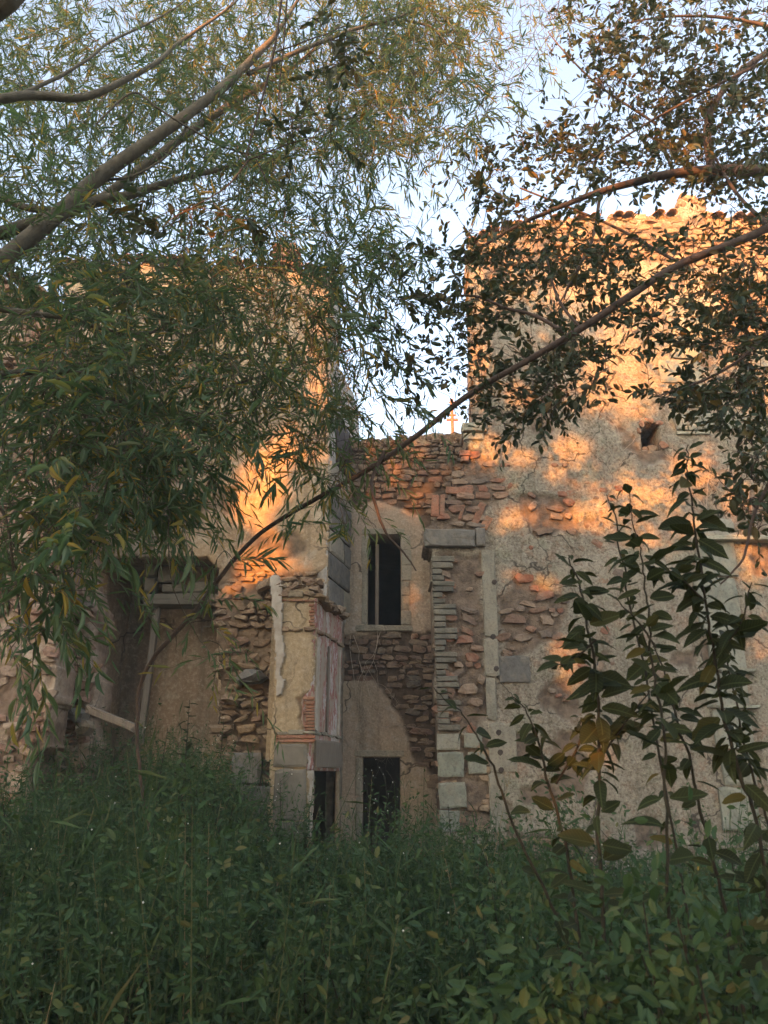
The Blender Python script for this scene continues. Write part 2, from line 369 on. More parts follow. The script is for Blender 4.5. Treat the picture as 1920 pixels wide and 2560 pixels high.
def block_px(name, mname, pl, x0, y0, x1, y1, parent, d=0.05, h0=-0.02, kind='block', tilt=0.0):
    a, b, c, e = rect_px(pl, x0, y0, x1, y1)
    return piece(name, kind, mname, pl, (a + b) / 2, (c + e) / 2, b - a, e - c, parent, d, h0, tilt)
def join_pieces(name, mname, pl, items, parent):
    """many small stones as one part"""
    V = []; Q = []; T = []; off = 0
    for (u, v, w_, h_, d, tl) in items:
        me = random.choice(bank('stone', mname)); n = len(me.vertices)
        co = np.empty(n * 3, np.float32); me.vertices.foreach_get('co', co); co = co.reshape(-1, 3) * np.array((w_, d, h_))
        ct, st = math.cos(tl), math.sin(tl); x = co[:, 0] * ct + co[:, 2] * st; z = -co[:, 0] * st + co[:, 2] * ct
        co = np.stack([x, co[:, 1], z], -1) @ np.array(pl.M.to_3x3()).T + np.array(pl.pt(u, v, -0.03))
        V.append(co)
        for p in me.polygons:
            vi = [off + i for i in p.vertices]; (Q if len(vi) == 4 else T).append(vi)
        off += n
    if V:
        o = link(name, mesh_np(name, np.concatenate(V), Q, T, M[mname]), parent, kind='stuff')
def rubble(pl, zones, parent, mname, rh=(0.09, 0.18), ww=(0.12, 0.36), prob=0.9, d=(0.034, 0.066), limit=280, tiltj=0.08, seed=1, warp=0.28, h0=-0.04, holes=()):
    r = random.Random(seed); items = []
    for pg in zones:
        u0, u1 = min(p[0] for p in pg), max(p[0] for p in pg); v0, v1 = min(p[1] for p in pg), max(p[1] for p in pg)
        v = v0
        while v < v1:
            h = r.uniform(*rh); u = u0 - r.random() * .3
            while u < u1:
                w_ = r.uniform(*ww) * (0.7 + 0.5 * h / rh[1]); uc, vc = u + w_ / 2, v + h / 2 + r.uniform(-.02, .02)
                if r.random() < prob and inpoly(np.array([uc]), np.array([vc]), pg)[0] and not any(a - .04 < uc < b + .04 and c - .04 < vc < e + .04 for a, b, c, e in holes):
                    items.append((uc, vc, w_ * 0.97, h * 1.0, r.uniform(*d), r.gauss(0, tiltj)))
                u += w_
            v += h
    items.sort(key=lambda i: -i[2] * i[3])
    for (u, v, w_, h, dd, tl) in items[:limit]:
        piece('stone', 'stone', mname, pl, u, v, w_, h, parent, dd, h0, tl)
    join_pieces('small_stones', mname, pl, items[limit:], parent)

def tube_np(pts, rad, sides=6):
    P = np.asarray(pts, float); n = len(P); T = np.gradient(P, axis=0); T /= np.linalg.norm(T, axis=1)[:, None] + 1e-9
    ref = np.array((0.31, 0.17, 0.93)); A = np.cross(T, ref); A /= np.linalg.norm(A, axis=1)[:, None] + 1e-9; B = np.cross(T, A)
    ang = np.arange(sides) * 2 * math.pi / sides
    V = P[:, None] + (A[:, None] * np.cos(ang)[None, :, None] + B[:, None] * np.sin(ang)[None, :, None]) * np.asarray(rad).reshape(-1, 1, 1)
    i = np.arange(n - 1)[:, None] * sides; k = np.arange(sides)[None]; k2 = (k + 1) % sides
    Q = np.stack([i + k, i + k2, i + sides + k2, i + sides + k], -1).reshape(-1, 4)
    return V.reshape(-1, 3), Q
def smooth_path(pts, n=8):
    P = np.asarray(pts, float)
    if len(P) < 3: 
        t = np.linspace(0, 1, n)[:, None]; return P[0] * (1 - t) + P[-1] * t
    E = np.vstack([2 * P[0] - P[1], P, 2 * P[-1] - P[-2]]); out = []
    for i in range(1, len(E) - 2):
        p0, p1, p2, p3 = E[i - 1:i + 3]
        for t in np.linspace(0, 1, n, endpoint=False):
            out.append(0.5 * ((2 * p1) + (p2 - p0) * t + (2 * p0 - 5 * p1 + 4 * p2 - p3) * t * t + (3 * p1 - p0 - 3 * p2 + p3) * t ** 3))
    out.append(P[-1]); return np.array(out)
class Tubes:
    def __init__(s): s.V = []; s.Q = []; s.o = 0
    def add(s, pts, rad, sides=4):
        v, q = tube_np(pts, rad, sides); s.V.append(v); s.Q.append(q + s.o); s.o += len(v)
    def build(s, name, mat, parent=None, kind=None):
        return link(name, mesh_np(name, np.concatenate(s.V), np.concatenate(s.Q), mat=mat, smooth=True), parent, kind=kind)

# ================================================================ GROUND
def ground_z(x, y):
    x = np.asarray(x, float); y = np.asarray(y, float)
    z = 0.12 * (fbm(x * .5, y * .5, 5, 3) - .45)
    z = z + 0.95 * np.exp(-((x + 2.6) / 1.7) ** 2 - ((y - 9.6) / 1.7) ** 2)      # heap of rubble below the broken wall
    z = z + 0.15 * np.exp(-((x + 0.9) / 1.0) ** 2 - ((y - 10.0) / 0.9) ** 2)
    return z
def axis(lo, hi, flo, fhi, step, far):
    a = np.arange(flo, fhi, step); return np.unique(np.concatenate([np.linspace(lo, flo, far), a, np.linspace(fhi, hi, far)]))
gx = axis(-150, 150, -12, 12, 0.3, 12); gy = axis(-150, 150, -30, 20, 0.4, 12)
GX, GY = np.meshgrid(gx, gy); ii = np.arange(GX.size).reshape(GX.shape)
gq = np.stack([ii[:-1, :-1], ii[:-1, 1:], ii[1:, 1:], ii[1:, :-1]], -1).reshape(-1, 4)
link('ground', mesh_np('ground', np.stack([GX, GY, ground_z(GX, GY)], -1), gq, mat=M['soil'], smooth=True), kind='structure')

# ================================================================ RIGHT HOUSE
PR = front(11.8)
house = thing('ruined_house', 'tall beige rendered house wall filling the right side, with patchy stones and tiled top', 'house', (4, 11.8, 0))
right_poly = PR.poly([(1172, 618), (1200, 600), (1250, 580), (1400, 556), (1500, 552), (1690, 545), (1700, 500), (1730, 488), (1765, 500), (1772, 550), (1920, 552), (2350, 575)]) \
    + [(8.6, -0.5), (1.0, -0.5)] + PR.poly([(1104, 2080), (1095, 1830), (1085, 1600), (1078, 1380), (1060, 1368), (1058, 1325), (1092, 1290), (1122, 1240), (1150, 1200), (1168, 1140), (1162, 1110), (1160, 1068), (1187, 1064), (1180, 850)])
hole_sq = rect_px(PR, 1602, 1056, 1652, 1124)
zr = [PR.poly(z) for z in (
    [(1085, 1385), (1200, 1385), (1210, 1800), (1190, 1835), (1100, 1825)],
    [(1160, 1100), (1230, 1150), (1260, 1230), (1200, 1320), (1070, 1320), (1130, 1235)],
    [(1250, 1500), (1300, 1440), (1420, 1500), (1400, 1600), (1260, 1640)],
    [(1290, 1240), (1420, 1230), (1440, 1330), (1330, 1340)],
    [(1180, 640), (1400, 570), (1690, 560), (1920, 560), (1920, 680), (1500, 640), (1260, 680)],
    [(1780, 690), (1930, 700), (1930, 860), (1830, 860)],
    [(1270, 2080), (1500, 2100), (1500, 2200), (1270, 2200)],
    [(1090, 1840), (1240, 1850), (1230, 2080), (1095, 2080)])]
slab('wall', PR, right_poly, 0.7, M['render'], house, res=0.034, holes=[hole_sq], expo=zr, ragged=0.03, seed=3, noise_expo=(1.5, 0.66), rough=0.02)
rubble(PR, zr[:1], house, 'red', prob=0.42, ww=(0.1, 0.3), rh=(0.08, 0.17), limit=60, seed=2, tiltj=.25, h0=-.02)
rubble(PR, zr[1:2], house, 'red', prob=0.8, limit=60, seed=3, h0=-.03)
rubble(PR, zr[2:4], house, 'red', prob=0.36, limit=40, seed=4, tiltj=.2, h0=-.03)
rubble(PR, zr[4:6], house, 'ochre', prob=0.8, ww=(.12, .4), limit=110, seed=5, h0=-.035)
rubble(PR, zr[6:8], house, 'ochre', prob=0.5, limit=40, seed=6, h0=-.03)
# loose red stones showing through the render
for k in range(46):
    px, py = random.uniform(1250, 1560), random.uniform(1150, 1780)
    u, v = PR.uv(px, py); s_ = random.uniform(.05, .14)
    piece('stone', 'stone', 'red', PR, u, v, s_ * random.uniform(1.1, 1.8), s_, house, .045, -.03, random.gauss(0, .3))
# grey brick edge of the blocked door: toothed
y = 1392.0; k = 0
while y < 1818:
    h = random.uniform(13.5, 16.5); wide = (k // 2) % 2 == 0
    x0 = 1078 + (y - 1380) * 0.038; x1 = x0 + (56 if wide else 28) + random.uniform(-4, 4)
    block_px('brick', 'brick', PR, x0, y, x1, y + h - 2.2, house, .075 + random.uniform(-.01, .012), -.02, tilt=random.gauss(0, .012))
    y += h; k += 1
# lintel stone, jamb stones with pin-hole shade as dark bumps, pale green blocks
block_px('lintel_stone', 'grey', PR, 1058, 1327, 1186, 1370, house, .13, -.02, tilt=.02)
block_px('lintel_stone', 'grey', PR, 1188, 1322, 1212, 1368, house, .1, -.02)
jamb = [(1207, 1372, 1240, 1592), (1211, 1596, 1246, 1690), (1215, 1694, 1240, 1800), (1222, 1806, 1290, 1930), (1224, 1934, 1262, 2080)]
pins = [(1235, 1457), (1232, 1593), (1240, 1673), (1246, 1832), (1250, 1882), (1252, 1926)]
for (x0, y0, x1, y1) in jamb: block_px('jamb_stone', 'jamb', PR, x0, y0, x1, y1, house, .055, -.02)
block_px('jamb_stone', 'grey', PR, 1248, 1640, 1325, 1706, house, .04, -.02)
for (x, y0) in pins:
    u, v = PR.uv(x, y0); s_ = .085
    o = link('pin_hole', bank('stone', 'dark')[0], house, Matrix.Translation(PR.pt(u, v, .028)) @ PR.M.to_4x4() @ Matrix.Diagonal((s_, .014, s_ * 1.3, 1)))  # dark raised stone paints in the shade of a pin hole
for (x0, y0, x1, y1) in [(1092, 1834, 1150, 1876), (1094, 1880, 1160, 1942), (1160, 1834, 1206, 1870), (1096, 1955, 1166, 2020), (1170, 1880, 1215, 1935), (1098, 2026, 1150, 2080)]:
    block_px('green_block', 'paleblock', PR, x0, y0, x1, y1, house, .06, -.025, tilt=random.gauss(0, .02))
# voussoirs above the lintel
for (x0, y0, x1, y1, tl) in [(1078, 1238, 1098, 1292, .05), (1100, 1236, 1112, 1296, .05), (1150, 1262, 1158, 1300, .3), (1188, 1255, 1206, 1312, .4), (1205, 1290, 1225, 1325, .5), (1115, 1218, 1182, 1236, .05)]:
    block_px('brick', 'redbrick', PR, x0, y0, x1, y1, house, .05, -.03, tilt=tl)
# cornice stub at the wall's left edge
block_px('cornice_stub', 'green', PR, 1154, 1060, 1216, 1082, house, .16, -.08)
block_px('cornice_stub', 'green', PR, 1158, 1083, 1210, 1100, house, .11, -.08)
for (x0, y0, x1, y1) in [(1148, 1128, 1176, 1142), (1152, 1143, 1172, 1156)]: block_px('brick', 'redbrick', PR, x0, y0, x1, y1, house, .1, -.04)
# pale window surround: toothed blocks and sill
for (x0, y0, x1, y1, d) in [(1668, 745, 1800, 792, .05), (1690, 796, 1735, 838, .05), (1737, 796, 1805, 838, .045), (1674, 842, 1752, 896, .055), (1646, 901, 1752, 956, .05), (1692, 961, 1712, 1020, .04), (1714, 961, 1764, 1018, .05),
                            (1686, 1030, 1776, 1078, .1), (1778, 1036, 1860, 1078, .09), (1862, 1038, 1940, 1080, .09), (1940, 1040, 2020, 1082, .09)]:
    block_px('surround_block', 'paleblock', PR, x0, y0, x1, y1, house, d, -.02)
block_px('sill_edge', 'green', PR, 1690, 1079, 1775, 1087, house, .06, -.02)
# pale pilaster lower right, blocks widen downwards with ledges
ys = [1296, 1352, 1442, 1592, 1682, 1772, 1872, 1966, 2080]
for k in range(len(ys) - 1):
    y0, y1 = ys[k], ys[k + 1]; f = (y0 - 1296) / 700.0
    xa = 1738 + 62 * f + random.uniform(-14, 14); xb = 1832 + 64 * f
    block_px('pilaster_block', 'paleblock', PR, xa, y0 + 2, xb, y1 - 3, house, .09, -.02)
    if k in (2, 3, 4, 5): block_px('ledge', 'green', PR, (xa + xb) / 2 - 20, y1 - 8, xb + 26, y1, house, .15, -.02)
block_px('ledge', 'green', PR, 1744, 1345, 2010, 1357, house, .2, -.02)
# square putlog hole: brick rim and rubble inside
a, b, c, e = hole_sq
hp = Plane((0, 12.15, 0), (1, 0, 0))
bx = [(a - .1, c - .1), (b + .1, c - .1), (b + .1, e + .1), (a - .1, e + .1)]
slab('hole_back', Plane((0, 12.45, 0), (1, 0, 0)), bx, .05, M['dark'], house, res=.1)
for (x0, y0, x1, y1) in [(1594, 1050, 1612, 1068), (1606, 1044, 1636, 1056), (1636, 1050, 1658, 1064), (1648, 1104, 1672, 1122), (1592, 1068, 1603, 1086)]:
    block_px('brick', 'redbrick', PR, x0, y0, x1, y1, house, .05, -.03, tilt=random.gauss(0, .2), kind='stone')
for (x0, y0, x1, y1) in [(1604, 1112, 1626, 1128), (1622, 1106, 1646, 1126), (1612, 1120, 1640, 1134)]:
    block_px('stone', 'ochre', PR, x0, y0, x1, y1, house, .08, -.12, tilt=random.gauss(0, .3), kind='stone')
# clay roof tiles along the wall top
def tile_mesh(mat):
    V = []; Q = []; n = 7
    for e_, (yy, s) in enumerate(((0, 1.0), (1, .82))):
        for rr in (1.0, .84):
            for k in range(n):
                a_ = math.pi * k / (n - 1); V.append((math.cos(a_) * .5 * rr * s, yy, math.sin(a_) * .42 * rr * s))
    for k in range(n - 1):
        Q += [(k, k + 1, 2 * n + k + 1, 2 * n + k), (n + k + 1, n + k, 3 * n + k, 3 * n + k + 1), (k + 1, k, n + k, n + k + 1)]
    return mesh_np('roof_tile', V, Q, mat=mat, smooth=False)
TILE = tile_mesh(M['tile'])
def tiles(pl, pts, parent, step=0.2, out=.16, pitch=.32, rows=2, drop=0.0):
    for (p, q) in zip(pts[:-1], pts[1:]):
        L = math.hypot(q[0] - p[0], q[1] - p[1]); n = max(1, int(L / step))
        for k in range(n):
            if random.random() < drop: continue
            t = (k + .5) / n; u = p[0] + (q[0] - p[0]) * t; v = p[1] + (q[1] - p[1]) * t
            for r_ in range(rows):
                L0 = pl.pt(u + random.gauss(0, .012), v + r_ * .38 * math.sin(pitch) + .01 + random.gauss(0, .012), out - r_ * .38)
                mw = Matrix.Translation(L0) @ pl.M.to_4x4() @ Matrix.Rotation(math.pi + random.gauss(0, .06), 4, 'Z') @ Matrix.Rotation(pitch + random.gauss(0, .03), 4, 'X') @ Matrix.Diagonal((step * 1.02, .45, step * .85, 1))
                link('roof_tile', TILE, parent, mw)
tiles(PR, PR.poly([(1165, 618), (1250, 580), (1400, 556)]), house, drop=.35, rows=1)
tiles(PR, PR.poly([(1400, 556), (1500, 552), (1690, 546)]), house, drop=.6, rows=1)
tiles(PR, PR.poly([(1775, 552), (2000, 556)]), house, drop=.3, rows=2)

for k in range(64):
    px = 1180 + k * 11.6; yt = np.interp(px, (1170, 1250, 1400, 1690, 1705, 1760, 1775, 1930), (618, 580, 556, 546, 500, 500, 552, 552)); u, v = PR.uv(px, yt + random.uniform(-7, 8)); s_ = random.uniform(.08, .22)
    piece('stone', 'stone', random.choice(('ochre', 'ochre', 'tile', 'red')), PR, u, v, s_ * random.uniform(1.1, 1.9), s_, house, .18, -.15, random.gauss(0, .35))
# ================================================================ CENTRAL WALL
PC = front(12.75)
cw = thing('connecting_wall', 'low recessed wall of brown rubble with window and doorway between tower and house', 'wall', (0.3, 12.75, 0))
c_poly = [PC.uv(850, 1100)[0:2]] + PC.poly([(880, 1112), (905, 1104), (930, 1118), (960, 1098), (1010, 1102), (1060, 1090), (1100, 1084), (1150, 1090), (1175, 1080), (1250, 1080)]) + [(2.3, -.5), (-.9, -.5)]
win = rect_px(PC, 919, 1336, 1003, 1563); door = rect_px(PC, 906, 1893, 1001, 2090); door = (door[0], door[1], -0.3, door[3])
zc = [PC.poly(z) for z in ([(850, 1100), (1250, 1080), (1250, 1300), (1090, 1330), (1060, 1290), (1000, 1270), (940, 1250), (890, 1270), (850, 1240)],
                           [(850, 1590), (1120, 1575), (1140, 2100), (1085, 1960), (1045, 1900), (1010, 1790), (970, 1740), (930, 1700), (850, 1700)])]
slab('wall', PC, c_poly, .55, M['central'], cw, res=.03, holes=[win, door], expo=zc, ragged=.03, seed=17)
rubble(PC, zc[:1], cw, 'brown', rh=(.05, .13), ww=(.08, .28), limit=150, seed=11)
rubble(PC, zc[1:], cw, 'brown', rh=(.05, .14), ww=(.09, .34), limit=150, seed=12)
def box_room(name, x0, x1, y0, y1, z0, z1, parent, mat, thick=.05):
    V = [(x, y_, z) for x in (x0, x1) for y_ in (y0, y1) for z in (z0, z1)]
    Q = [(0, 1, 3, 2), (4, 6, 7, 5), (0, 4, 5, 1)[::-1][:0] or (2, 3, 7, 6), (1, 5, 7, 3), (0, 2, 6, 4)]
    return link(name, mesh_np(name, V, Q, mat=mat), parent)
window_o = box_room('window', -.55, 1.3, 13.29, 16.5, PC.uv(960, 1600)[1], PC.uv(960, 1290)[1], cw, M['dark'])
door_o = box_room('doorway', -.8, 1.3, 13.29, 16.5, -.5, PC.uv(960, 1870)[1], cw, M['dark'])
for (x0, y0, x1, y1, m_, d) in [(904, 1338, 919, 1562, 'jamb', .035), (1003, 1338, 1027, 1452, 'jamb', .035), (1003, 1454, 1024, 1562, 'jamb', .03), (906, 1322, 1012, 1336, 'jamb', .04), (890, 1563, 1032, 1578, 'jamb', .06)]:
    n_ = 3 if y1 - y0 > 60 else (2 if x1 - x0 > 60 else 1)
    for q_ in range(n_):
        if y1 - y0 > 60: block_px('surround_stone', m_, PC, x0 + random.uniform(-2, 2), y0 + (y1 - y0) * q_ / n_, x1 + random.uniform(-2, 3), y0 + (y1 - y0) * (q_ + 1) / n_ - 1, window_o, d * random.uniform(.7, 1.1), -.02)
        else: block_px('surround_stone', m_, PC, x0 + (x1 - x0) * q_ / n_, y0 + random.uniform(-1, 1), x0 + (x1 - x0) * (q_ + 1) / n_ - 1, y1 + random.uniform(-1, 1), window_o, d * random.uniform(.8, 1.1), -.02)
for (x0, y0, x1, y1) in [(888, 1876, 1012, 1892), (889, 1893, 906, 1990), (890, 1992, 906, 2090)]:
    block_px('surround_stone', 'jamb', PC, x0, y0, x1, y1, door_o, .045, -.02)
a, b, c, e = win
link('shutter_edge', mesh_np('shutter_edge', [(x, y_, z) for x in (a + .13, a + .185) for y_ in (13.0, 13.2) for z in (c + .004, e - .1)], [(0, 1, 3, 2), (4, 6, 7, 5), (0, 4, 5, 1), (2, 3, 7, 6), (1, 5, 7, 3), (0, 2, 6, 4)], mat=M['wood']), window_o)
# rough stones on the wall head
for k in range(30):
    px = 862 + k * 10.5; u, v = PC.uv(px, 1112 - 20 * (k / 30.0) + random.uniform(-6, 5)); s_ = random.uniform(.1, .22)
    piece('stone', 'stone', 'ochre' if k % 3 else 'red', PC, u, v, s_ * 1.5, s_, cw, .16, -.14, random.gauss(0, .25))

# ================================================================ TOWER
PT = front(11.6)
tower = thing('ruined_tower', 'tall ochre plastered tower block behind the willow leaves, with broken base', 'tower', (-3, 11.6, 0))
tw_poly = PT.poly([(150, 668), (340, 660), (480, 662), (640, 668), (822, 690), (822, 1080), (820, 1300), (818, 1480), (815, 1560), (700, 1560), (690, 2140)]) + PT.poly([(545, 2140), (545, 1420), (520, 1395), (330, 1390), (236, 1400), (225, 1380), (205, 1100)])
slab('wall', PT, tw_poly, .6, M['tower'], tower, res=.036, ragged=.012, seed=23, noise_expo=(1.2, .63), rough=.008,
     expo=[PT.poly([(545, 1450), (600, 1400), (640, 1360), (690, 1430), (820, 1420), (820, 1560), (545, 1560)])])
rubble(PT, [PT.poly([(555, 1455), (600, 1410), (650, 1370), (690, 1425), (815, 1430), (815, 1520), (560, 1520)])], tower, 'ochre', rh=(.06, .13), ww=(.1, .3), limit=60, seed=31)
# tower right side (grey blocks) and pale lower annex
uR = at(822, 1200, 11.6); uB = at(884, 1400, 13.1)
PS = Plane(uR, uB - uR); LS = (uB - uR).length
ps_top = PS.uv(850, 946)[1]
slab('side_wall', PS, [(0, PS.uv(860, 1560)[1]), (LS * .4, PS.uv(860, 1560)[1]), (LS * .4, -.5), (LS, -.5), (LS, ps_top), (LS * .8, ps_top + .12), (.35, ps_top + .2), (.35, at(822, 690, 11.6).z), (0, at(822, 690, 11.6).z)], .15, M['pale'], tower, res=.05, ragged=.01, seed=41, rough=.008,
     expo=[[(0, -.5), (LS, -.5), (LS, PS.uv(860, 1560)[1]), (0, PS.uv(860, 1560)[1])]])
yb = [1188, 1262, 1312, 1356, 1412, 1474, 1530]
for k in range(len(yb) - 1):
    z1 = PS.uv(855, yb[k])[1]; z0 = PS.uv(855, yb[k + 1])[1]
    if k % 2: spans = [(.02, LS * .45), (LS * .47, LS - .02)]
    else: spans = [(.02, LS * .68), (LS * .7, LS - .02)]
    for (s0, s1) in spans: piece('side_block', 'block', 'grey' if (k + int(s0 > .1)) % 3 else 'jamb', PS, (s0 + s1) / 2, (z0 + z1) / 2, s1 - s0, z1 - z0 - .02, tower, .07, -.02)
link('dark_void', bank('block', 'dark')[0], tower, Matrix.Translation(PS.pt(LS * .5, PS.uv(855, 1120)[1], -.005)) @ PS.M.to_4x4() @ Matrix.Diagonal((LS * .62, .04, .9, 1)))  # dark block set on the side wall for a sooty patch
# eave tiles, chimney
z_e = PT.uv(480, 662)[1]
roof_o = link('roof', mesh_np('roof', [(-5.6, 11.75, z_e + .0), (-.95, 11.75, z_e - .15), (-.95, 14.5, z_e + 1.0), (-5.6, 14.5, z_e + 1.1), (-5.6, 11.75, z_e - .4), (-.95, 11.75, z_e - .5), (-.95, 14.5, z_e - .4), (-5.6, 14.5, z_e - .4)],
     [(0, 1, 2, 3), (1, 0, 4, 5), (2, 1, 5, 6), (3, 2, 6, 7), (0, 3, 7, 4)], mat=M['tile']), tower)
tiles(PT, PT.poly([(160, 668), (340, 660), (480, 662), (640, 668), (818, 690)]), roof_o, rows=2, pitch=.45, drop=.06)
ch = front(11.9)
for k in range(7):
    y1 = 690 - k * 12
    for j in range(3):
        off = (k % 2) * 9
        block_px('chimney_brick', 'redbrick', ch, 684 + j * 21 + off - 4, y1 - 10.5, 684 + j * 21 + off + 15, y1, tower, .42, -.4)
# low thick rubble base right of the recess
PB = front(11.15)
zb = PB.poly([(545, 1490), (580, 1450), (620, 1462), (690, 1430), (700, 2140), (560, 2140), (550, 1900)])
slab('rubble_base', PB, zb, .5, M['tower'], tower, res=.04, ragged=.06, seed=47, expo=[[(p[0] * 1.0, p[1]) for p in PB.poly([(400, 1300), (800, 1300), (800, 2300), (400, 2300)])]], rough=.05, amp2=.25)
rubble(PB, [zb], tower, 'ochre', rh=(.06, .15), ww=(.1, .34), d=(.05, .13), limit=240, seed=48, tiltj=.18)
for (x0, y0, x1, y1) in [(584, 1882, 656, 1960), (576, 1964, 690, 2070)]: block_px('dressed_block', 'grey', PB, x0, y0, x1, y1, tower, .16, .02)
block_px('jutting_stone', 'grey', PB, 596, 1676, 676, 1716, tower, .34, -.02, kind='stone', tilt=.05)
block_px('jutting_stone', 'brown', PB, 556, 1742, 600, 1764, tower, .3, -.02, kind='stone', tilt=.35)
block_px('jutting_stone', 'ochre', PB, 640, 1452, 700, 1476, tower, .2, -.02, kind='stone', tilt=-.4)
# recess: back wall, left cheek, soffit, beam with blocks above, post
PQ = front(12.9)
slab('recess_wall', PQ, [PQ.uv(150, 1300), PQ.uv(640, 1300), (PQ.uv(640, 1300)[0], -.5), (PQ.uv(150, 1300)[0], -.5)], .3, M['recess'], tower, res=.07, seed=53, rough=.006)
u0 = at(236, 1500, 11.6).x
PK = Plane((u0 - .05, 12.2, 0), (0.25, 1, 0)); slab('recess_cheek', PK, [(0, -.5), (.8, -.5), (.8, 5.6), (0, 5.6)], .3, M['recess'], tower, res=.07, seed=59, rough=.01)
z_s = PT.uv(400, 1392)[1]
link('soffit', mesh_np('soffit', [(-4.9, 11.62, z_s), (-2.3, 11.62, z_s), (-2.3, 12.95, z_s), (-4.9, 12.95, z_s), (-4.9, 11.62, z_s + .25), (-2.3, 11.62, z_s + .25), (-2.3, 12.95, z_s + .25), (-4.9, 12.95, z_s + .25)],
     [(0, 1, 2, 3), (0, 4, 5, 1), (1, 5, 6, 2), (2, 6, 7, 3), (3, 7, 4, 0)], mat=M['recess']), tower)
PBm = front(12.25)
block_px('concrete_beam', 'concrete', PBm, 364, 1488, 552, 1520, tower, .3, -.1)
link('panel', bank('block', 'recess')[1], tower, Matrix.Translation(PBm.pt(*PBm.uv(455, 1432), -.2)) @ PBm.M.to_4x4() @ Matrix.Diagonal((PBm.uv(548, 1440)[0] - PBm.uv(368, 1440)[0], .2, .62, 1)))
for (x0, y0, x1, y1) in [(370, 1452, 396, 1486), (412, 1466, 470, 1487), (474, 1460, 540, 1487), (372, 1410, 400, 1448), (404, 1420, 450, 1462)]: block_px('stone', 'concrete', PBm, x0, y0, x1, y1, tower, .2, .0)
block_px('post', 'wood', PBm, 366, 1521, 382, 1860, tower, .08, .0, tilt=.03)

# ================================================================ DOORWAY PIER
pc = at(786, 1700, 10.7); pb = at(854, 1700, 12.05); pl_ = at(684, 1700, 10.7)
PF = front(10.7); PP = Plane(pc, pb - pc); LP = (pb - pc).length
pier = thing('doorway_pier', 'crumbling plastered pier with mouldings, red and white peeling side and dark opening', 'pier', (pc.x, 10.7, 0))
ztop = PF.uv(740, 1475)[1]; zdoor = PF.uv(780, 1926)[1]; uf0 = pl_.x; uf1 = pc.x
slab('front_face', PF, [(uf0, -.4), (uf1, -.4), (uf1, ztop - .1), (uf1 - .12, ztop + .06), (uf0 + .1, ztop + .12), (uf0, ztop + .05)], .3, M['pier'], pier, res=.025, ragged=.022, seed=61, rough=.008,
     expo=[PF.poly([(755, 1745), (800, 1740), (800, 1830), (760, 1830)])])
slab('painted_side', PP, [(0, zdoor), (LP, zdoor), (LP, ztop - .1), (0, ztop - .1)], .3, M['paint'], pier, res=.03, seed=67, rough=.012)
slab('jamb', PP, [(LP - .07, -.4), (LP, -.4), (LP, zdoor - .004), (LP - .07, zdoor - .004)], .05, M['pier'], pier, res=.04, seed=68)
slab('jamb', PP, [(0.0, -.4), (.1, -.4), (.1, zdoor - .004), (0, zdoor - .004)], .28, M['white'], pier, res=.04, seed=69)
cc = [(uf0 + .02, 11.01), (pc.x - .04, 11.01), (-.72, 12.14), (-.86, 13.2), (uf0 + .02, 13.2)]
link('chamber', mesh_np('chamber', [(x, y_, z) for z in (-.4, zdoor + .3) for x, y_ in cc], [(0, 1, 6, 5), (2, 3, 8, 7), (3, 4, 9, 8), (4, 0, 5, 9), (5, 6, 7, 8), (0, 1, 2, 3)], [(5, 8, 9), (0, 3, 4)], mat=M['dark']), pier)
# core so the sky does not shine through
link('core', mesh_np('core', [(x, y_, z) for x in (uf0 - .1, uf1 - .25) for y_ in (10.98, 11.6) for z in (zdoor + .12, ztop - .06)], [(0, 1, 3, 2), (4, 6, 7, 5), (0, 4, 5, 1), (2, 3, 7, 6), (1, 5, 7, 3), (0, 2, 6, 4)], mat=M['pier']), pier)
def pier_band(y0, y1, d, m_, brk=.06):
    for (xa, xb) in ((690, 722), (721, 758), (757, 790)): block_px('moulding', m_, PF, xa, y0 + random.uniform(-2, 2), xb, y1 + random.uniform(-2, 2), pier, d * random.uniform(.6, 1.1), -.02, kind='stone' if random.random() < .5 else 'block')
    z0 = PP.uv(787, y1)[1]; z1 = PP.uv(787, y0)[1]; n = 4
    for k in range(n):
        s0 = LP * k / n; s1 = LP * (k + 1) / n - random.uniform(.0, brk)
        piece('moulding', 'stone' if brk > .03 else 'block', m_, PP, (s0 + s1) / 2, (z0 + z1) / 2 + random.uniform(-.015, .015), (s1 - s0) * 1.1, z1 - z0, pier, d * random.uniform(.7, 1.1), -.02)
pier_band(1478, 1494, .09, 'ochre'); pier_band(1499, 1504, .045, 'redbrick', .05); pier_band(1568, 1580, .075, 'ochre')
pier_band(1826, 1836, .06, 'jamb', .05); 
for yb_ in (1742, 1752, 1838, 1848): block_px('brick', 'redbrick', PF, 688 + (70 if yb_ < 1800 else 0), yb_, 787, yb_ + 8, pier, .045, -.02)
for k in range(9): block_px('brick', 'redbrick', PF, 764 + random.uniform(-6, 4), 1756 + k * 8, 786, 1762 + k * 8, pier, .045, -.02)
for k in range(7): block_px('brick', 'redbrick', PF, 776 + random.uniform(-4, 2), 1510 + k * 8, 787, 1516 + k * 8, pier, .04, -.02)
for (x0, y0, x1, y1) in [(684, 1860, 768, 1918), (684, 1922, 764, 2050), (684, 2054, 762, 2130)]: block_px('dressed_block', 'concrete', PF, x0, y0, x1, y1, pier, .06, -.02)
ws = PF.poly([(676, 1442), (700, 1440), (708, 1470), (706, 1590), (712, 1640), (700, 1690), (714, 1700), (704, 1738), (694, 1740), (690, 1640), (682, 1540), (678, 1480)])
slab('whitewash_strip', Plane((0, 10.67, 0), (1, 0, 0)), ws, .06, M['white'], pier, res=.02, seed=71, ragged=.012, rough=.006)
pvs = PP.uv(820, 1850)[1]
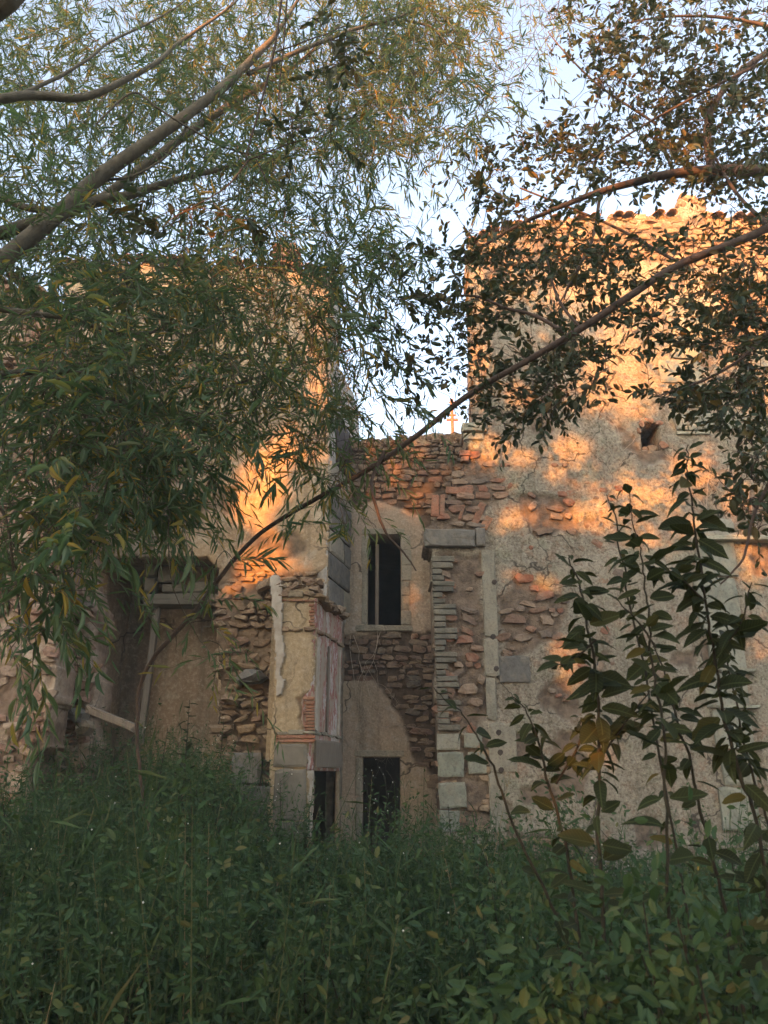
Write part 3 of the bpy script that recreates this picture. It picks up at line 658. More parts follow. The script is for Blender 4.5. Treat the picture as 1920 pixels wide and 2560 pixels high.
piece('lintel_board', 'block', 'rustwood' if 'rustwood' in M else 'wood', PP, LP * .5, zdoor + .22, LP * .92, .36, pier, .05, -.005)
for (s0, s1, m_) in [(.03, .16, 'white'), (LP * .42, LP * .47, 'wood'), (LP * .84, LP * .9, 'white')]:
    piece('side_strip', 'block', m_, PP, (s0 + s1) / 2, (zdoor + .5 + PP.uv(790, 1595)[1]) / 2, s1 - s0, PP.uv(790, 1595)[1] - zdoor - .5, pier, .03, -.004)
for k in range(16):   # broken head of the pier
    u = random.uniform(uf0, uf1); piece('stone', 'stone', 'ochre', PF, u, ztop + random.uniform(-.02, .14), random.uniform(.12, .26), random.uniform(.07, .13), pier, .25, -.22, random.gauss(0, .3))
for k in range(6):
    piece('stone', 'stone', 'ochre', PP, LP * (k + .5) / 6, ztop - .12 + random.uniform(-.05, .06), .3, .12, pier, .22, -.1, .12 + random.gauss(0, .1))

# ================================================================ BROKEN WALLS AT LEFT
PA = front(9.4); wa = thing('broken_wall', 'ragged end of a near pinkish rubble wall at the far left edge', 'wall', (-4.5, 9.4, 0))
za = PA.poly([(-260, 720), (0, 712), (60, 715), (112, 750), (140, 790), (190, 900), (186, 1100), (176, 1260), (150, 1300), (148, 1450), (134, 1560), (132, 1760), (104, 1868), (66, 1880), (60, 2000), (50, 2200), (-260, 2300)])
slab('wall', PA, za, .6, M['left'], wa, res=.034, ragged=.05, seed=81, noise_expo=(1.6, .5), rough=.03, amp2=.12)
rubble(PA, [za], wa, 'pink', rh=(.06, .16), ww=(.08, .28), prob=.68, d=(.035, .1), limit=280, seed=82, tiltj=.2, h0=-.035)
tiles(PA, PA.poly([(-200, 712), (60, 712), (118, 752)]), wa, rows=2, drop=.05, pitch=.3)
PD = front(10.3); wb = thing('broken_wall', 'jagged rubble wall stub with jutting stones beside the dark recess', 'wall', (-3.8, 10.3, 0))
zd = PD.poly([(40, 760), (160, 790), (215, 860), (225, 1060), (205, 1140), (230, 1250), (226, 1400), (214, 1480), (240, 1515), (242, 1580), (222, 1640), (240, 1690), (232, 1760), (214, 1790), (225, 1860), (205, 1960), (200, 2200), (40, 2200)])
slab('wall', PD, zd, .6, M['left'], wb, res=.036, ragged=.06, seed=91, noise_expo=(1.6, .46), rough=.04, amp2=.2)
rubble(PD, [zd], wb, 'pink', rh=(.07, .17), ww=(.1, .32), prob=.75, d=(.05, .16), limit=200, seed=92, tiltj=.3, h0=-.035)
for (x0, y0, x1, y1, m_, tl) in [(176, 1500, 242, 1522, 'brown', .25), (190, 1528, 240, 1560, 'pink', .1), (180, 1700, 236, 1728, 'brown', .1), (182, 1730, 230, 1758, 'pink', .05), (176, 1770, 228, 1808, 'grey', .3), (140, 1690, 184, 1720, 'red', 0), (200, 1800, 240, 1840, 'ochre', -.4)]:
    block_px('jutting_stone', m_, PD, x0, y0, x1, y1, wb, .26, -.02, kind='stone', tilt=tl)
fb = front(9.9); a0 = fb.pt(*fb.uv(222, 1772)); a1 = fb.pt(*fb.uv(352, 1826)); dv = a1 - a0
me = bank('block', 'wood')[2]
o = link('fallen_beam', me, None, Matrix.Translation((a0 + a1) / 2) @ fb.M.to_4x4() @ Matrix.Rotation(math.atan2(-dv.z, dv.x), 4, 'Y') @ Matrix.Diagonal((dv.length, .14, .1, 1)))
tag(o, 'slanting grey concrete beam fallen against the jagged wall stub', 'beam')

# ================================================================ MAST AND WIRES BEYOND
mast = thing('antenna_mast', 'thin rusty antenna mast rising behind the low central wall', 'antenna', (at(1131, 1090, 19).x, 19, 0))
b0 = at(1131, 1100, 19); b1 = at(1129, 998, 19)
tb = Tubes(); tb.add([(b1.x, 19, -.2), (b1.x, 19, b1.z)], [.045, .045], 8); tb.build('pole', M['rust'], mast)
for (yy, hw) in ((1050, .16), (1038, .1), (1006, .07)):
    q = at(1131, yy, 19); tb = Tubes(); tb.add([(b1.x - hw, 19, q.z), (b1.x + hw, 19, q.z)], [.03, .03], 6); tb.build('crossbar', M['rust'], mast)
for i, (ya, yb2, lab) in enumerate(((1026, 1020, 'upper'), (1034, 1046, 'lower'))):
    p = [at(x, ya + (yb2 - ya) * t + 5 * math.sin(math.pi * t), 19.3) for x, t in ((700, 0), (850, .3), (1000, .6), (1150, .85), (1250, 1))]
    tb = Tubes(); tb.add(smooth_path(p, 6), [.009] * 25, 4); tag(tb.build('overhead_wire', M['wire']), f'thin overhead wire, the {lab} of two, crossing the sky gap by the mast', 'wire', 'overhead wires')

# ================================================================ CREEPERS ON WALLS
def creeper(name, label, pl, roots, grow, n, mat, h=.02, r0=.009, seed=1):
    r = random.Random(seed); th = thing(name, label, 'creeper', pl.pt(*roots[0])); tb = Tubes()
    def go(u, v, a, L, rad, lev):
        pts = []; x, z = u, v
        for k in range(9):
            pts.append(pl.pt(x, z, h + r.uniform(-.005, .02))); a += r.gauss(0, .28) - .1 * (a - grow)
            x += math.cos(a) * L / 9; z += math.sin(a) * L / 9
            if lev < 3 and k > 1 and r.random() < .42: go(x, z, a + r.choice((-1, 1)) * r.uniform(.35, 1.0), L * r.uniform(.35, .65), rad * .6, lev + 1)
        tb.add(pts, np.linspace(rad, rad * .45, len(pts)), 4)
    for (u, v) in roots:
        for k in range(n): go(u + r.gauss(0, .15), v, grow + r.gauss(0, .25), r.uniform(1.1, 2.0), r0, 0)
    tb.build('stems', mat, th); return th
creeper('dry_creeper', 'bare dry creeper stems climbing the wall below the pale stone sill', PR, [PR.uv(1790, 1345), PR.uv(1860, 1345)], 1.75, 4, M['vine'], h=.04, r0=.012, seed=4)
creeper('dry_creeper', 'single thin bare creeper twig on the render left of the square hole', PR, [PR.uv(1605, 1290)], 2.0, 2, M['vine'], r0=.008, seed=8)
creeper('dry_creeper', 'tangle of pale dead ivy stems hanging on the jagged stub wall', PD, [PD.uv(230, 1060), PD.uv(222, 1300), PD.uv(240, 1000)], 1.6, 4, M['vine'], h=.06, r0=.014, seed=6)
creeper('dry_creeper', 'few dry root threads hanging on rubble under the central window', PC, [PC.uv(905, 1590), PC.uv(955, 1580)], -1.57, 2, M['vine'], h=.05, r0=.006, seed=9)

# ================================================================ LEAVES
def leaf_arrays(P, D, Nn, L, W, shape):
    """shape: list of (t, half width, lift); returns verts + tris, one fold along the midrib"""
    n = len(P); D = D / (np.linalg.norm(D, axis=1)[:, None] + 1e-9); Sd = np.cross(D, Nn); Sd /= np.linalg.norm(Sd, axis=1)[:, None] + 1e-9; Up = np.cross(Sd, D)
    vs = []
    for (t, hw, lf) in shape: vs.append(P + D * (t * L)[:, None] + Sd * (hw * W)[:, None] + Up * (lf * L)[:, None])
    return np.stack(vs, 1)
WIL = [(0, 0, 0), (.25, .42, .03), (.6, .4, .02), (1, 0, -.05), (.6, -.4, .02), (.25, -.42, .03)]
DIAMOND = [(0, 0, 0), (.42, .5, .05), (1, 0, -.04), (.42, -.5, .05)]; DIAMOND_T = [(0, 1, 2), (0, 2, 3)]
OVAL = [(0, 0, 0), (.28, .42, .05), (.68, .44, .04), (1, 0, -.06), (.68, -.44, .04), (.28, -.42, .05)]; OVAL_T = [(0, 1, 2), (0, 2, 3), (0, 3, 4), (0, 4, 5)]
LANCE = [(0, 0, 0), (.18, .34, .02), (.45, .5, .03), (.75, .3, .0), (1, 0, -.08), (.75, -.3, .0), (.45, -.5, .03), (.18, -.34, .02)]; LANCE_T = [(0, 1, 2), (0, 2, 3), (0, 3, 4), (0, 4, 5), (0, 5, 6), (0, 6, 7)]
def leaves_mesh(name, P, D, Nn, L, W, shape, T, mat):
    V = leaf_arrays(P, D, Nn, L, W, shape); n, k = V.shape[:2]
    tr = (np.arange(n)[:, None, None] * k + np.array(T)[None]).reshape(-1, 3)
    return mesh_np(name, V.reshape(-1, 3), None, tr, mat)
def unit_leaf(name, shape, T, mat):
    o = np.zeros((1, 3)); return leaves_mesh(name, o, np.array([[1., 0, 0]]), np.array([[0, 0, 1.]]), np.ones(1), np.ones(1), shape, T, mat)
def nice_leaf(name, mat, wid, curl, seed):
    """curved leaf with midrib fold, along +x, unit length"""
    r = random.Random(seed); V = []; Q = []; n = 6; skew = r.uniform(-.05, .05)
    for k in range(n + 1):
        t = k / n; hw = wid * .5 * (math.sin(math.pi * min(1, (t * .96 + .02)) ** .85)) ** .8 * (1 if k < n else 0) + .004; z = -curl * t * t
        hw *= r.uniform(.84, 1.1); V += [(t, hw + skew * t, z + hw * .35 + r.uniform(-.03, .03)), (t, skew * t, z), (t, -hw + skew * t, z + hw * .35 + r.uniform(-.012, .012))]
    for k in range(n):
        a_ = 3 * k; Q += [(a_, a_ + 1, a_ + 4, a_ + 3), (a_ + 1, a_ + 2, a_ + 5, a_ + 4)]
    return mesh_np(name, V, Q, mat=mat, smooth=True)
def leaf_frame(P, D, Nn, L, W=None):
    D = Vector(D).normalized(); Sd = Vector(Nn).cross(D)
    if Sd.length < 1e-4: Sd = Vector((1, 0, 0)).cross(D)
    Sd.normalize(); Up = D.cross(Sd); W = L if W is None else W
    m = Matrix(((D.x * L, Sd.x * W, Up.x * L, P[0]), (D.y * L, Sd.y * W, Up.y * L, P[1]), (D.z * L, Sd.z * W, Up.z * L, P[2]), (0, 0, 0, 1))); return m

# sun patches wanted on the walls; unseen crowns get gaps cut to match
LIT = []
def lit(px, py, rx, ry, Y=11.8, k=1.0):
    for _ in [0]:
        c = at(px, py, Y); e1 = at(px + rx, py, Y); e2 = at(px, py - ry, Y)
        s = (11.8 - c.y) / SDIR.y; c2 = c + SDIR * s
        LIT.append((c2.x, c2.z, abs(e1.x - c.x), abs(e2.z - c.z), k))
for a_ in [(1230, 1120, 62, 52), (1290, 1140, 52, 30), (1440, 1112, 66, 42), (1300, 1275, 60, 48), (1462, 1282, 76, 46), (1238, 1322, 22, 16), (1360, 1452, 46, 28), (1275, 1432, 34, 18), (1408, 1640, 48, 74), (1430, 1700, 34, 34),
           (1502, 1880, 26, 30), (1460, 1800, 30, 22), (1590, 690, 190, 130), (1480, 620, 120, 70), (1740, 560, 90, 90), (1560, 900, 70, 110), (1620, 960, 36, 44), (1480, 960, 40, 70), (1700, 990, 40, 30), (1730, 900, 50, 30),
           (1740, 1170, 80, 56), (1880, 1400, 48, 90), (1900, 1600, 40, 60), (1560, 1010, 40, 40), (1840, 780, 90, 110), (1900, 1000, 70, 60), (1850, 1240, 60, 50), (1200, 900, 30, 60), (1300, 980, 60, 36), (1390, 1190, 26, 20), (1600, 1230, 40, 30)]: lit(*a_)
for a_ in [(640, 1200, 80, 140), (660, 1390, 82, 80), (618, 1475, 52, 52), (705, 1090, 34, 90), (776, 960, 22, 80), (590, 1260, 30, 70), (720, 640, 60, 40)]: lit(*a_, 11.5)
for a_ in [(1040, 1240, 22, 44), (1032, 1480, 18, 64), (985, 1190, 26, 14)]: lit(*a_, 12.75)
lit(1640, 1280, 150, 130, 11.8, .85); lit(1480, 1200, 60, 60, 11.8, .7)
for (px_, py_, Y_) in ((1400, 1850, 2.8), (1385, 2070, 2.8)):      # beams that reach the saplings
    q_ = at(px_, py_, Y_); q_ = q_ + SDIR * ((11.8 - q_.y) / SDIR.y); LIT.append((q_.x, q_.z, .1, .1, 1.0))
LITA = np.array(LIT); LITA[:, 2:4] *= .76
def openness(P, grow=0.0, hard=False):
    """1 where a point lies on a sun ray that reaches a sun patch"""
    s = (11.8 - P[:, 1]) / SDIR.y; u = P[:, 0] + SDIR.x * s; v = P[:, 2] + SDIR.z * s
    o = np.zeros(len(P))
    wob = 0.28 * (fbm(u * 2.2, v * 2.2, 301, 4) - .47) * 2
    for (cx, cz, rx, rz, k) in LITA:
        if hard and k < 1: continue
        rx, rz = rx + grow, rz + grow
        d = np.sqrt(((u - cx) / rx) ** 2 + ((v - cz) / rz) ** 2) + wob
        o = np.maximum(o, np.clip(1.9 - d * 1.0, 0, 1) * (d < 1.05) * k)
    if hard: return o
    gap = np.clip((fbm(u * .9, v * .9, 401, 4) - .40) * 7, 0, 1)
    hi = np.clip((v - np.where(u > -1.3, 5.75, 10.5)) / 0.9, 0, 1) * (u < 1.7) * (.75 + .25 * gap)            # upper crowns opened to let sun reach the willow top
    o = np.maximum(o, np.clip(hi, 0, 1) * .95)
    top = (v > 9.6) & (u > 1.7); o[top] = np.maximum(o[top], .9)
    return o

# unseen trees behind the camera, crowns shaped to place the sun patches
def crown_pts(n, c, r, rng):
    P = rng.normal(size=(n, 3)); P /= np.linalg.norm(P, axis=1)[:, None]; P *= (rng.random(n) ** .42)[:, None]
    return P * np.array(r) + np.array(c)
base_c = Vector((0.6, 11.8, 4.6)) - SDIR * (30 / SDIR.y * 1.0)
for k, (dx, dy, rx, hz, cz) in enumerate([(-13.4, -.4, 4.8, 9.0, 10.6), (-8.6, 1.0, 4.8, 9.0, 10.8), (-3.6, -1.2, 4.6, 8.6, 10.4), (1.2, .6, 4.4, 7.2, 9.2), (6.0, -.8, 4.6, 7.0, 8.8), (10.6, 0.8, 4.4, 7.0, 8.8)]):  # first tree added to keep sun off the far left wall
    cx, cy = base_c.x + dx, base_c.y + dy
    t_ = thing('shade_tree', ['broad leafy tree standing behind the camera, farthest left of the row', 'broad leafy tree behind the camera, second from the left of the row', 'broad leafy tree behind the camera, third from the left of the row', 'broad leafy tree behind the camera, third from the right of the row', 'broad leafy tree behind the camera, second from the right of the row', 'broad leafy tree behind the camera, farthest right of the row'][k], 'tree', (cx, cy, 0), 'trees behind the camera')
    rng = np.random.default_rng(40 + k)
    P = crown_pts(15000 if k < 3 else 9500, (cx, cy, cz), (rx, 2.6, hz), rng); P = P[P[:, 2] > .6]
    P = P[rng.random(len(P)) > openness(P, .1)]
    D = rng.normal(size=P.shape); D[:, 2] -= .4; Nn = rng.normal(size=P.shape) + np.array([0.45, .9, 0]); L = rng.uniform(.26, .44, len(P))
    link('crown', leaves_mesh('crown', P, D, Nn, L, L * .62, OVAL, OVAL_T, M['back']), t_, kind='stuff')
    tb = Tubes(); tb.add(smooth_path([(cx, cy, -.2), (cx + .1, cy, 2.5), (cx - .1, cy + .1, 5), (cx, cy, 9)], 5), np.linspace(.28, .08, 16), 8); tb.build('trunk', M['bark_w'], t_)

for k, (cx, cy, cz, rr_, lab) in enumerate([(-4.2, -5.0, 6.2, (3.8, 3.0, 4.2), 'nearer low-crowned tree behind the camera, on its left'), (0.2, -6.2, 7.0, (3.4, 2.8, 4.4), 'nearer low-crowned tree right behind the camera'), (4.4, -4.6, 6.2, (3.8, 3.2, 4.2), 'nearer low-crowned tree behind the camera, on its right')]):  # unseen trees added to cut sky light on weeds and saplings
    t_ = thing('shade_tree', lab, 'tree', (cx, cy, 0), 'trees behind the camera'); rng = np.random.default_rng(60 + k)
    P = crown_pts(3800, (cx, cy, cz), rr_, rng); P = P[P[:, 2] > .8]; P = P[rng.random(len(P)) > openness(P, .1)]
    D = rng.normal(size=P.shape); D[:, 2] -= .4; Nn = rng.normal(size=P.shape); L = rng.uniform(.2, .34, len(P))
    link('crown', leaves_mesh('crown', P, D, Nn, L, L * .6, OVAL, OVAL_T, M['back']), t_, kind='stuff')
    tb = Tubes(); tb.add(smooth_path([(cx, cy, -.2), (cx + .1, cy, 2.0), (cx, cy, 7)], 5), np.linspace(.2, .06, 11), 8); tb.build('trunk', M['bark_w'], t_)

# ---------------------------------------------------------------- tree builder
def limb_pts(spec):
    """spec: [(px, py, depth, width_px), ...]"""
    P = [at(a, b, Y) for a, b, Y, _ in spec]; rr = [w_ * Y / F * .5 / .95 for _, _, Y, w_ in spec]
    S_ = smooth_path(P, 8); r_ = np.interp(np.linspace(0, len(spec) - 1, len(S_)), np.arange(len(spec)), rr)
    S_ = S_ + np.cumsum(RNG.normal(0, .004, S_.shape), 0) * np.linspace(0, 1, len(S_))[:, None] * .6
    return S_, r_
def build_limbs(tree, specs, mat, sides=8):
    nodes = []
    for sp in specs:
        S_, r_ = limb_pts(sp); tb = Tubes(); tb.add(S_, r_, sides); tb.build('limb', mat, tree); nodes.append(S_)
    return nodes
def sample_blobs(blobs, rng):
    out = []
    for (cx, cy, rx, ry, n, d0, d1) in blobs:
        a_ = rng.random(n) * 2 * math.pi; r_ = np.sqrt(rng.random(n)); px = cx + np.cos(a_) * r_ * rx; py = cy + np.sin(a_) * r_ * ry
        out.append(np.stack([px, py, rng.uniform(d0, d1, n)], -1))
    return np.concatenate(out)
def connect(tree, nodes, A, mat, rng, r_tip=.0025, name='twigs', sag=.1):
    """link every twig anchor to the nearest wood, branching as it goes"""
    N = np.concatenate(nodes); d = np.array([np.min(np.sum((N - p) ** 2, 1)) for p in A]); order = np.argsort(d)
    cap = len(N) + len(A) * 4; buf = np.zeros((cap, 3)); buf[:len(N)] = N; cnt = len(N); tb = Tubes()
    for i in order:
        p = A[i]; dd = np.sum((buf[:cnt] - p) ** 2, 1); j = int(np.argmin(dd)); q = buf[j].copy(); L = math.sqrt(dd[j])
        if L < .02: continue
        m = (p + q) / 2 + rng.normal(0, .09, 3) * L; m[2] += sag * L
        S_ = smooth_path([q, m, p], 3); tb.add(S_, np.linspace(r_tip + .0035 * min(L, 1.5), r_tip, len(S_)), 4)
        for s_ in S_[[2, 4, 6]]:
            if cnt < cap: buf[cnt] = s_; cnt += 1
    tb.build(name, mat, tree, kind='stuff')

def twig_leaves(A, rng, length, nleaf, droop, lsize, wr, spread, out_dir=None):
    """leafy shoots starting at anchors; returns leaf arrays and shoot polylines"""
    Ps, Ds, Ns, Ls, Ws = [], [], [], [], []; shoots = []
    for p in A:
        L = rng.uniform(*length); d = rng.normal(size=3); d[2] = d[2] * .5 - .15; d /= np.linalg.norm(d); nl = int(rng.integers(*nleaf)); q = p.copy(); pts = [q.copy()]
        size = rng.uniform(*lsize)
        for k in range(nl):
            d = d + np.array((0, 0, -droop)) * (L / nl) * 3 + rng.normal(0, .07, 3); d /= np.linalg.norm(d); q = q + d * (L / nl); pts.append(q.copy())
            s = np.cross(d, rng.normal(size=3)); s /= np.linalg.norm(s) + 1e-9
            ld = d * math.cos(spread) + s * math.sin(spread) * (1 if k % 2 else -1); ld[2] -= droop * .35
            Ps.append(q.copy()); Ds.append(ld); Ns.append(rng.normal(size=3) + np.array((0, 0, 1.1))); Ls.append(size * rng.uniform(.7, 1.15)); Ws.append(wr * rng.uniform(.8, 1.2))
        shoots.append(pts)
    Ls = np.array(Ls); return np.array(Ps), np.array(Ds), np.array(Ns), Ls, Ls * np.array(Ws), shoots
def px_of(P):
    y_ = P[:, 1] * CT + (P[:, 2] - EYE) * ST; z_ = -P[:, 1] * ST + (P[:, 2] - EYE) * CT
    return 960 + F * P[:, 0] / y_, 1280 - F * z_ / y_, y_
def place_crown(tree, arr, shape, T, mat, unit, nbig=300, twigmat=None, thin=.7):
    P, D, Nn, L, W, shoots = arr
    k_ = RNG.random(len(P)) > openness(P, .03, True) * thin; P, D, Nn, L, W = P[k_], D[k_], Nn[k_], L[k_], W[k_]
    x, y_, dep = px_of(P); vis = (x > 20) & (x < 1900) & (y_ > 20) & (y_ < 2500); score = np.where(vis, L / dep, 0); big = np.argsort(-score)[:nbig]
    for i in big: link('leaf', unit[int(i) % len(unit)], tree, leaf_frame(P[i], D[i], Nn[i], L[i], W[i]))
    m = np.ones(len(P), bool); m[big] = False
    link('crown', leaves_mesh('crown', P[m], D[m], Nn[m], L[m], W[m], shape, T, mat), tree, kind='stuff')
    tb = Tubes()
    for s_ in shoots: tb.add(np.array(s_)[::2] if len(s_) > 5 else np.array(s_), np.linspace(.0026, .0012, len(np.array(s_)[::2] if len(s_) > 5 else s_)), 3)
    tb.build('shoots', twigmat, tree, kind='stuff')

# ================================================================ WILLOW
rng = np.random.default_rng(101)
tx = -3.9
willow = thing('willow_tree', 'large narrow-leaved willow reaching in from the left with sloping grey-green limbs', 'tree', (tx, 4.6, 0))
wl = [
 [(-700, 1400, 4.7, 95), (-300, 960, 4.7, 85), (-60, 706, 4.7, 62), (0, 655, 4.7, 58), (150, 530, 4.8, 54), (250, 440, 4.9, 50), (420, 322, 5.0, 42), (560, 222, 5.2, 36), (650, 140, 5.4, 26), (710, 70, 5.6, 17), (790, -50, 5.9, 8)],
 [(-300, 960, 4.9, 70), (-60, 606, 5.0, 46), (0, 585, 5.0, 44), (130, 545, 5.1, 40), (250, 505, 5.2, 36), (330, 490, 5.3, 30), (480, 444, 5.5, 22), (580, 420, 5.7, 14), (660, 400, 5.9, 7)],
 [(250, 500, 5.3, 32), (370, 408, 5.5, 30), (530, 292, 5.8, 26), (640, 225, 6.1, 20), (760, 150, 6.4, 14), (860, 60, 6.7, 8)],
 [(-60, 478, 5.0, 26), (0, 492, 5.0, 26), (70, 520, 5.0, 24), (160, 528, 4.95, 20)],
 [(-500, 800, 4.4, 70), (-160, 300, 4.4, 40), (0, 250, 4.4, 34), (90, 240, 4.5, 32), (200, 245, 4.6, 28), (290, 214, 4.7, 24), (380, 165, 4.9, 18), (450, 110, 5.1, 14), (580, 20, 5.4, 8), (640, -60, 5.6, 5)],
 [(60, 232, 4.6, 16), (150, 190, 4.8, 14), (215, 150, 4.9, 12), (280, 100, 5.1, 10), (400, 40, 5.4, 7), (480, -20, 5.6, 4)],
 [(620, 185, 5.4, 18), (760, 122, 5.6, 16), (880, 76, 5.9, 14), (1000, 40, 6.2, 11), (1060, 0, 6.4, 8)],
 [(1010, 50, 6.3, 10), (1080, 70, 6.4, 9), (1130, 130, 6.5, 8), (1180, 200, 6.6, 6), (1240, 260, 6.7, 4)],
 [(-120, 740, 4.3, 26), (0, 772, 4.4, 22), (90, 785, 4.4, 20), (170, 795, 4.5, 17), (250, 820, 4.6, 14), (320, 836, 4.7, 12), (390, 826, 4.8, 10), (440, 780, 4.9, 8), (520, 742, 5.0, 6)],
 [(130, 788, 4.5, 10), (220, 775, 4.6, 8), (330, 765, 4.7, 6)],
 [(-140, 960, 4.2, 32), (0, 938, 4.3, 28), (120, 926, 4.4, 22), (250, 936, 4.5, 14), (340, 918, 4.6, 8)],
 [(110, 930, 4.4, 20), (180, 960, 4.4, 18), (240, 994, 4.5, 14), (310, 1016, 4.6, 8)],
 [(310, 1016, 4.6, 8), (420, 1010, 4.8, 8), (500, 990, 4.9, 8), (620, 952, 5.0, 8), (760, 910, 5.2, 7), (880, 880, 5.4, 5), (960, 850, 5.6, 3)],
 [(-120, 1220, 4.0, 14), (0, 1270, 4.1, 10), (30, 1400, 4.2, 8), (44, 1520, 4.3, 6), (46, 1600, 4.3, 4)],
 [(240, 310, 4.7, 8), (330, 232, 4.75, 8), (390, 270, 4.8, 8), (450, 310, 4.9, 7), (560, 372, 5.1, 6), (660, 400, 5.3, 4)],
 [(-760, 1150, 4.5, 80), (-560, 620, 3.5, 86), (-300, 270, 2.8, 84), (-140, 120, 2.5, 78), (0, 20, 2.4, 62), (60, -30, 2.4, 56), (150, -120, 2.45, 46), (330, -300, 2.6, 28), (560, -430, 2.8, 8)],
 [(250, 450, 5.0, 10), (330, 440, 5.0, 9), (420, 385, 5.1, 8), (470, 300, 5.2, 7), (490, 210, 5.3, 4)],
]
tb = Tubes(); q0 = at(-700, 1400, 4.7); tb.add(smooth_path([(tx - .3, 4.6, -.3), (tx - .25, 4.6, 1.2), (q0.x, q0.y, q0.z), tuple(at(-300, 960, 4.8))], 8), np.linspace(.3, .12, 25), 12); tb.build('trunk', M['bark_w'], willow)
wl = [[(a_, b_, c_, d_ * .86) for a_, b_, c_, d_ in l_] for l_ in wl]
wn = build_limbs(willow, wl, M['bark_w'])
wb_ = [
 (300, 120, 420, 200, 720, 5.4, 8.0), (760, 140, 420, 220, 840, 5.6, 8.4), (1100, 110, 300, 190, 520, 6.0, 8.6), (1230, 60, 230, 140, 170, 6.2, 8.6), (120, 380, 260, 180, 280, 5.0, 7.2),
 (620, 330, 420, 170, 520, 5.0, 7.8), (960, 330, 260, 130, 230, 5.4, 7.4), (1080, 400, 200, 70, 60, 5.6, 7.0), (720, 480, 240, 110, 190, 5.0, 7.0), (480, 590, 260, 80, 80, 5.0, 6.6), (120, 600, 190, 120, 110, 4.4, 6.4),
 (200, 740, 240, 90, 110, 4.2, 6.0), (560, 700, 330, 110, 165, 4.2, 6.2), (480, 830, 340, 140, 150, 4.0, 5.8), (700, 860, 220, 170, 125, 4.4, 6.2), (880, 720, 130, 150, 110, 5.0, 6.6), (900, 960, 120, 110, 60, 5.0, 6.6),
 (160, 940, 240, 150, 140, 3.8, 5.4), (420, 1040, 300, 120, 120, 4.0, 5.4), (130, 1160, 220, 140, 95, 3.8, 5.0), (420, 1180, 180, 110, 90, 4.0, 5.2), (660, 1080, 150, 120, 70, 4.4, 5.6), (820, 1150, 120, 90, 36, 4.6, 5.6),
 (110, 1380, 150, 120, 60, 3.8, 4.8), (330, 1320, 180, 70, 34, 4.0, 5.0), (60, 1560, 110, 120, 26, 3.8, 4.6), (980, 640, 120, 90, 34, 5.4, 6.8), (940, 1080, 120, 60, 26, 5.0, 6.2), (850, 1290, 40, 70, 8, 4.8, 5.4),
 (520, 1500, 90, 120, 8, 4.6, 5.2), (-200, 500, 240, 700, 260, 4.2, 6.2), (600, -200, 800, 180, 150, 4.8, 7.4), (560, 1640, 60, 50, 5, 4.6, 5.0), (1290, 300, 100, 70, 26, 5.8, 7.2)]
A = sample_blobs(wb_, rng)
def excl(A, zones):
    k = np.ones(len(A), bool)
    for (cx, cy, rx, ry, p) in zones: k &= ~((((A[:, 0] - cx) / rx) ** 2 + ((A[:, 1] - cy) / ry) ** 2 < 1) & (rng.random(len(A)) < p))
    return A[k]
A = excl(A, [(640, 1300, 100, 220, .8), (410, 620, 60, 60, .85), (270, 400, 50, 80, .7), (1000, 500, 130, 70, .85), (960, 1040, 70, 50, .6), (90, 640, 40, 60, .5), (700, 1040, 50, 120, .5)])
AW = at_np(A[:, 0], A[:, 1] - 40, A[:, 2])
op = openness(AW); AW = AW[rng.random(len(AW)) > op * .55]
connect(willow, wn, AW, M['bark_w'], rng)
WU = [nice_leaf('willow_leaf', M['leaf_w'], 1.0, .14 + .05 * i, 200 + i) for i in range(3)]
place_crown(willow, twig_leaves(AW, rng, (.3, .75), (11, 20), .55, (.085, .15), .165, .62), WIL, OVAL_T, M['leaf_w'], WU, 300, M['bark_w'], .8)

